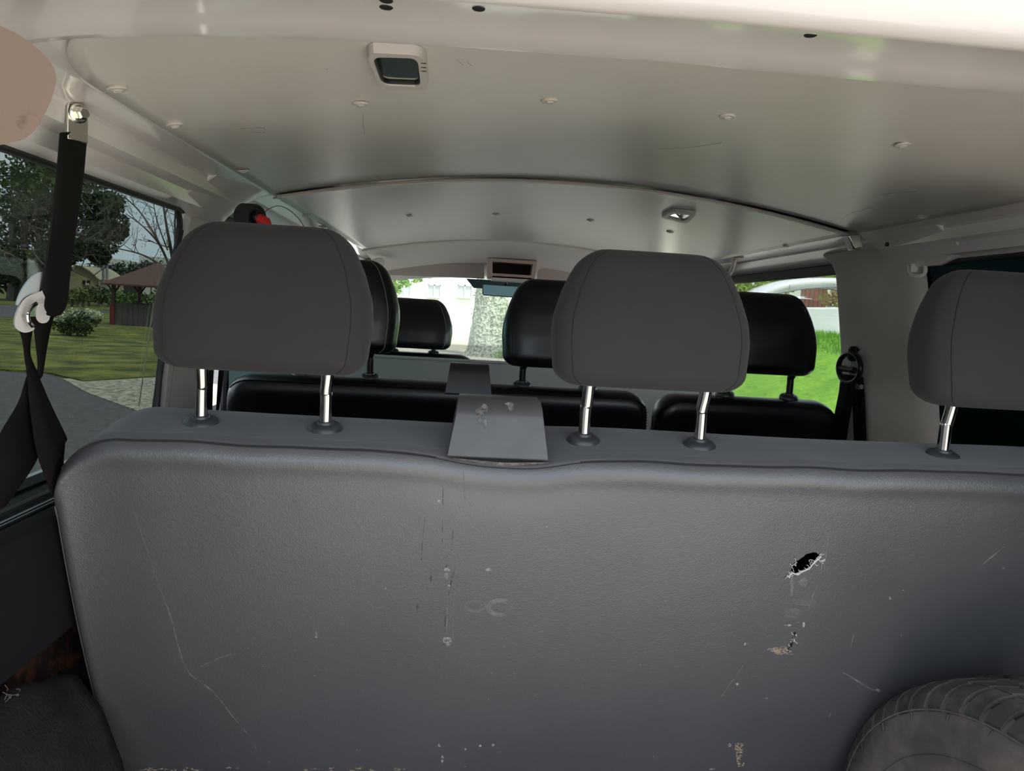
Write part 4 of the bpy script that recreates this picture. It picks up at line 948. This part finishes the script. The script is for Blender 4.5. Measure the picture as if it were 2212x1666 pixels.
# hedges
for k, (pxs, py, Y, r, n, lb, c1, c2) in enumerate([((155, 185), 641, 64, .75, 900, 'pale round hedge bush before the yellow cottage', (.09, .14, .03), (.15, .20, .06)), ((192, 245), 640, 70, .9, 1500, 'dark green hedge right of the pale round bush', (.03, .06, .015), (.06, .10, .02)), ((205, 248), 592, 124, 2.3, 1500, 'dark trees behind the shed', (.012, .028, .014), (.03, .05, .02)), ((255, 345), 592, 110, 2.4, 2200, 'distant dark trees behind the pavilion roof', (.018, .035, .02), (.035, .055, .03)), ((262, 345), 650, 58, .8, 1400, 'green hedge behind the pavilion posts', (.05, .10, .02), (.09, .16, .03))]):
    cs = [(aty(x, py+random.uniform(-5, 5), Y+random.uniform(-1, 1)), r*random.uniform(.8, 1.2)) for x in np.linspace(pxs[0], pxs[1], 6)]
    base = aty((pxs[0]+pxs[1])/2, 640, Y); base.z = GZ; t = thing('hedge' if k not in (2, 3) else 'tree_clump', base, lb, 'hedge' if k not in (2, 3) else 'trees')
    mb = MB(); leaf_mesh(mb, cs, n, .16 if k not in (2, 3) else .25); build('foliage', mb, leafmat('hedge_%d' % k, c1, c2), t, smooth=False)
    for c, r_ in cs[::2]: mb = MB(); mb.tube([Vector((c.x, c.y, GZ)), c], [.12, .05], 6); build('stem', mb, MATS['bark_grey'], t)
# shrub on the lawn
sb = atz(165, 726, GZ+.04); t = thing('flowering_shrub', sb, 'leafy shrub with pale tips standing on the lawn', 'shrub')
cs = [(aty(x, y, sb.y+random.uniform(-.3, .3)), r) for x, y, r in [(130, 700, .32), (150, 690, .30), (172, 692, .32), (192, 695, .30), (205, 690, .22), (145, 712, .28), (180, 712, .30), (165, 700, .35), (122, 688, .2), (160, 682, .2), (185, 682, .18)]]
mb = MB(); leaf_mesh(mb, cs, 2600, .06); build('foliage', mb, leafmat('shrub_green', (.05, .085, .02), (.10, .16, .04)), t, smooth=False)
mb = MB(); leaf_mesh(mb, [(aty(x, y, sb.y-.2), .22) for x, y in [(125, 684), (155, 677), (163, 676), (190, 677), (208, 682), (200, 678), (140, 686)]], 900, .055); build('pale_tips', mb, leafmat('shrub_pale', (.38, .44, .26), (.60, .64, .45)), t, smooth=False, kind='stuff')
for c, r_ in cs[::2]: mb = MB(); mb.tube([sb+Vector((random.uniform(-.3, .3), 0, 0)), c], .015, 5); build('stem', mb, MATS['bark_grey'], t)
# poles
for x in (224, 232):
    a = aty(x, 626, 80); b_ = aty(x-1, 566, 80); a.z = GZ; mb = MB(); mb.tube([a, b_], .14, 8); build('utility_pole', mb, mat('concrete_pole', (.30, .32, .34), rough=.8), None, label='%s grey concrete pole beside the shed' % ('left' if x == 224 else 'right'), cat='pole')
# white apartment blocks behind
for (a, b_, tp, Y, lb) in [((205, 257), None, 557, 150, 'white block behind the trees, left of the pavilion roof'), ((300, 352), None, 553, 160, 'white block behind the trees above the pavilion roof')]:
    xa, xb = aty(a[0], 600, Y).x, aty(a[1], 600, Y).x; zt = aty(a[0], tp, Y).z; t = thing('apartment_block', ((xa+xb)/2, Y, GZ), lb, 'building')
    mb = MB(); mb.box((xa, Y, GZ), (xb, Y+8, zt)); build('wall', mb, mat('white_render', (.62, .62, .58), rough=.9), t, smooth=False)
    for r in range(3):
        for c in range(3):
            x = lerp(xa, xb, (c+.3)/3); z = zt - 1.2 - r*2.0; mb = MB(); mb.box((x, Y-.1, z-.9), (x+.8, Y+.1, z)); build('window', mb, MATS['dark_window'], t, smooth=False)
# ---- beyond the windscreen: pale house, ivy trunk
HY = 34
t = thing('house', (0, HY, GZ), 'sunlit white house facade beyond the windscreen', 'house')
mb = MB(); mb.box((-9, HY, GZ), (9, HY+7, 6.0)); build('wall', mb, mat('house_render', (.85, .83, .78), rough=.9), t, smooth=False)
mb = MB(); mb.box((-9.03, HY-.06, GZ), (9.03, HY, .25)); build('plinth', mb, mat('pinkish_plinth', (.80, .70, .64), rough=.9), t, smooth=False)
mb = MB(); mb.prism([(-9.5, HY-.6, 6.0), (-9.5, HY+7.6, 6.0), (-9.5, HY+3.5, 9.0)], (19, 0, 0)); build('roof', mb, mat('roof_tile', (.25, .09, .05), rough=.9), t, smooth=False)
WF = mat('window_frame_grey', (.55, .52, .50), rough=.6); WG = mat('house_window_glass', (.50, .52, .54), rough=.15)
for (a, b_) in [((925, 614), (951, 641)), ((989, 615), (1019, 642))] + [((860, 612), (886, 640)), ((1120, 622), (1150, 650))]:
    p, q = aty(*a, HY-.05), aty(*b_, HY-.05); mb = MB(); mb.box((p.x, HY-.05, q.z), (q.x, HY+.02, p.z)); wn = build('window', mb, WG, t, smooth=False)
    mb = MB()
    for x in (p.x, (p.x+q.x)/2, q.x): mb.box((x-.03, HY-.09, q.z), (x+.03, HY-.05, p.z))
    mb.box((p.x-.1, HY-.16, q.z-.08), (q.x+.1, HY-.05, q.z)); mb.box((p.x, HY-.09, p.z-.05), (q.x, HY-.05, p.z)); build('window_frame', mb, WF, wn, smooth=False)
tb = aty(1055, 768, 27); tb.z = GZ
t = thing('ivy_trunk', tb, 'thick rough grey-green tree trunk beyond the windscreen', 'tree')
mb = MB(); rings = []
for z in np.linspace(GZ, 7, 40):
    r = lerp(.70, .52, min(1, (z-GZ)/3))+.25*math.exp(-(z-GZ)/.35)
    rings.append([tb*0 + Vector((tb.x + (r+.05*math.sin(k*2.1+z*3))*math.cos(2*PI*k/28), tb.y + r*math.sin(2*PI*k/28), z)) for k in range(28)])
mb.loft(rings); build('trunk', mb, mat('rough_bark', (.20, .22, .17), rough=.95, noise=(9, .4, .62), col2=(.50, .52, .42), bump=[('n', 9, 1., .2)]), t)
mb = MB(); leaf_mesh(mb, [(tb+Vector((0, 0, z)), .72) for z in np.linspace(.2, 4, 12)], 2200, .05); build('ivy', mb, leafmat('ivy_leaves', (.14, .19, .10), (.40, .46, .30)), t, smooth=False)
mb = MB(); leaf_mesh(mb, [(tb+Vector((x, -.7, .15)), .4) for x in np.linspace(.2, 1.4, 6)], 900, .06, .5); build('base_grass', mb, leafmat('tuft_green', (.18, .30, .08), (.35, .50, .15)), t, smooth=False)
ground_patch('verge', [(700, 770), (1500, 800), (1500, 760), (700, 735)], mat('dry_grass', (.35, .34, .22), rough=.95, noise=(1.5, .4, .6), col2=(.50, .44, .38)), .05, 'pale dry verge before the white house', th=.04)
lb_ = aty(760, 640, 22); lb_.z = GZ
t = thing('leafy_tree', lb_, 'bright leafy branches at the top left of the windscreen', 'tree')
mb = MB(); leaf_mesh(mb, [(aty(x, y, 22), r) for x, y, r in [(845, 605, .4), (870, 600, .35), (900, 594, .3), (850, 625, .25), (820, 610, .6), (780, 600, .9), (790, 560, 1.2), (740, 600, 1.2), (925, 592, .15)]], 1700, .07); build('foliage', mb, leafmat('light_leaves', (.14, .28, .06), (.30, .45, .12)), t, smooth=False)
mb = MB(); mb.tube([lb_, aty(760, 600, 22), aty(840, 590, 22), aty(920, 590, 22)], [.2, .12, .05, .02], 7); build('trunk', mb, MATS['bark_grey'], t)
# ---- right side: bank, white car, fence, bush
mb = MB(); P = []
for i in range(20):
    y = lerp(6, 40, i/19)
    P.append([Vector((x, y, z)) for x, z in [(4.2, GZ+.0), (4.7, GZ+.25), (5.4, GZ+.70), (6.2, GZ+1.25), (6.8, GZ+1.55), (7.3, GZ+1.62), (7.9, GZ+1.45), (8.6, GZ+1.1), (9.2, GZ+1.0), (20, GZ+1.1), (60, GZ+1.2)]])
mb.grid(P); struct('grass_bank', mb, mat('bright_grass', (.13, .33, .015), rough=.95, noise=(2.2, .3, .7), col2=(.27, .52, .04), bump=[('n', 8, .8, .1)]), label='bright green grass bank outside the right window')
mb = MB(); P = []
for y in np.linspace(6, 40, 8): P.append([Vector((x, y, z)) for x, z in [(9.4, GZ+1.02), (9.6, GZ+1.06), (13.8, GZ+1.12), (14, GZ+1.02)]])
mb.grid(P); struct('parking_strip', mb, mat('pale_concrete', (.62, .60, .57), rough=.9), label='pale paved strip under the white car')
mb = MB()
for _ in range(2600):
    x, y = random.uniform(6.3, 7.5), random.uniform(11, 16.5); z = interp(x, [6.2, 6.8, 7.3, 7.9], [GZ+1.25, GZ+1.55, GZ+1.62, GZ+1.45]); h_ = random.uniform(.04, .16); a = random.uniform(-.04, .04)
    mb.add([(x-.008, y, z-.02), (x+.008, y, z-.02), (x+a, y+a, z+h_)], [(0, 1, 2)])
o = build('tall_grass', mb, leafmat('tall_grass', (.10, .30, .01), (.22, .46, .03)), None, label='fringe of tall bright grass on the crest of the bank', cat='grass', smooth=False, kind='stuff')
# car, side on, facing left: profile in (u along, z)
cY = 19.0
def cp(px, py, dy=0): return aty(px, py, cY+dy)
gz_car = GZ+1.10
base = cp(1780, 715); base.z = gz_car
t = thing('white_car', base, 'white car parked on the grass bank outside the right window', 'car')
body = [(1560, 700), (1565, 680), (1590, 662), (1620, 652), (1655, 630), (1690, 616), (1725, 608), (1770, 604), (1830, 603), (1880, 607), (1915, 622), (1940, 650), (1960, 665), (1962, 705)]
ow = [(1640, 644), (1665, 632), (1700, 622), (1740, 617), (1800, 614), (1860, 616), (1890, 628), (1905, 648), (1900, 656), (1800, 660), (1660, 662), (1640, 655)]
pts = [cp(*p) for p in body]; lowz = gz_car+.22
pts[0].z = lowz; pts[-1].z = lowz
WC = mat('car_white', (.88, .88, .86), rough=.2, coat=.6)
# lower body + roof shell with open window band
low = [cp(1560, 700), cp(1565, 680), cp(1590, 664), cp(1620, 657), cp(1660, 664), cp(1800, 664), cp(1915, 664), cp(1940, 656), cp(1960, 668), cp(1962, 705)]
low[0].z = lowz; low[-1].z = lowz
mb = MB(); mb.prism(low, (0, 1.7, 0)); build('body', mb, WC, t, bevel=.05, seg=3)
roofc = catmull([cp(1622, 656), cp(1655, 631), cp(1690, 616), cp(1725, 608), cp(1770, 604), cp(1830, 603), cp(1880, 607), cp(1915, 622), cp(1938, 656)], 5)
mb = MB(); mb.grid([[p+Vector((0, dy, -.25*abs(dy-.85)**3)) for dy in (.08, .3, .85, 1.4, 1.62)] for p in roofc]); build('roof', mb, WC, t, solid=.14)
mb = MB()
edge = catmull([cp(1650, 645), cp(1675, 632), cp(1710, 624), cp(1760, 618), cp(1830, 616), cp(1880, 621), cp(1912, 650)], 5)
for dy in (-.01, 1.71): mb.tube([p+Vector((0, dy, -.04)) for p in edge], .028, 6)
build('window_trim', mb, mat('car_trim_grey', (.28, .30, .32), rough=.3), t)
mb = MB()
for p0 in (1705, 1800, 1880): mb.box(cp(p0, 662)+Vector((-.03, .02, 0)), cp(p0, 614)+Vector((.03, .05, 0)))
build('door_pillar', mb, MATS['car_trim_grey'], t)
for px_ in (1612, 1905):
    for dy in (.0, 1.6):
        c = cp(px_, 700); c.z = gz_car+.31; mb = MB(); mb.lathe([(.0, -.1), (.2, -.1), (.3, -.09), (.31, -.05), (.31, .05), (.3, .09), (.0, .1)], c+Vector((0, dy+.05, 0)), axis=(0, 1, 0), n=24); build('wheel', mb, RUBBER, t)
# red-brown fence panel and bush behind car
fb = aty(1765, 660, 26); fb.z = GZ+1.1
t = thing('board_fence', fb, 'red-brown board fence behind the white car', 'fence')
for k in range(6):
    a = aty(1736+k*9.5, 580, 26); b_ = aty(1744+k*9.5, 585, 26); mb = MB(); mb.box((a.x, 26, GZ+1.1), (b_.x, 26.05, a.z)); build('board', mb, mat('fence_red_%d' % (k % 2), (.30, .11, .075) if k % 2 else (.24, .12, .09), rough=.8), t, smooth=False)
mb = MB(); mb.box((fb.x-.6, 26.05, .6), (fb.x+.6, 26.1, .7)); build('rail', mb, WOOD, t, smooth=False)
for (pp, r, n, nm, lb, Y) in [([(1600, 612), (1625, 605), (1650, 600), (1680, 598), (1700, 605), (1720, 600), (1590, 630), (1610, 640), (1580, 600)], .42, 2600, 'green_bush', 'yellow-green bush behind the white car, left part', 22), ([(1800, 590), (1812, 596), (1830, 590), (1850, 600)], .35, 900, 'green_bush', 'yellow-green bush behind the white car, next to the fence', 24), ([(1790, 645), (1805, 650), (1815, 640), (1830, 650)], .30, 600, 'rose_bush', 'small bush with reddish tips seen through the car windows', 23)]:
    base = aty(pp[0][0], 660, Y); base.z = GZ+1.1; t = thing(nm, base, lb, 'bush')
    cs = [(aty(x, y, Y), r*random.uniform(.8, 1.3)) for x, y in pp]; mb = MB(); leaf_mesh(mb, cs, n, .07); build('foliage', mb, leafmat('yellow_green', (.22, .40, .03), (.50, .66, .10)) if nm == 'green_bush' else leafmat('rose_leaf', (.20, .34, .08), (.60, .25, .15)), t, smooth=False)
    for c, r_ in cs[::2]: mb = MB(); mb.tube([Vector((c.x, c.y, GZ+1.1)), c], [.07, .03], 6); build('stem', mb, mat('pale_bark', (.50, .38, .30), rough=.9), t)
mb = MB(); mb.box((12, 34, GZ), (40, 42, 2.5)); build('pale_wall', mb, MATS['house_render'], None, label='bright pale building wall far behind the fence', cat='building', smooth=False)
bpy.context.view_layer.update()
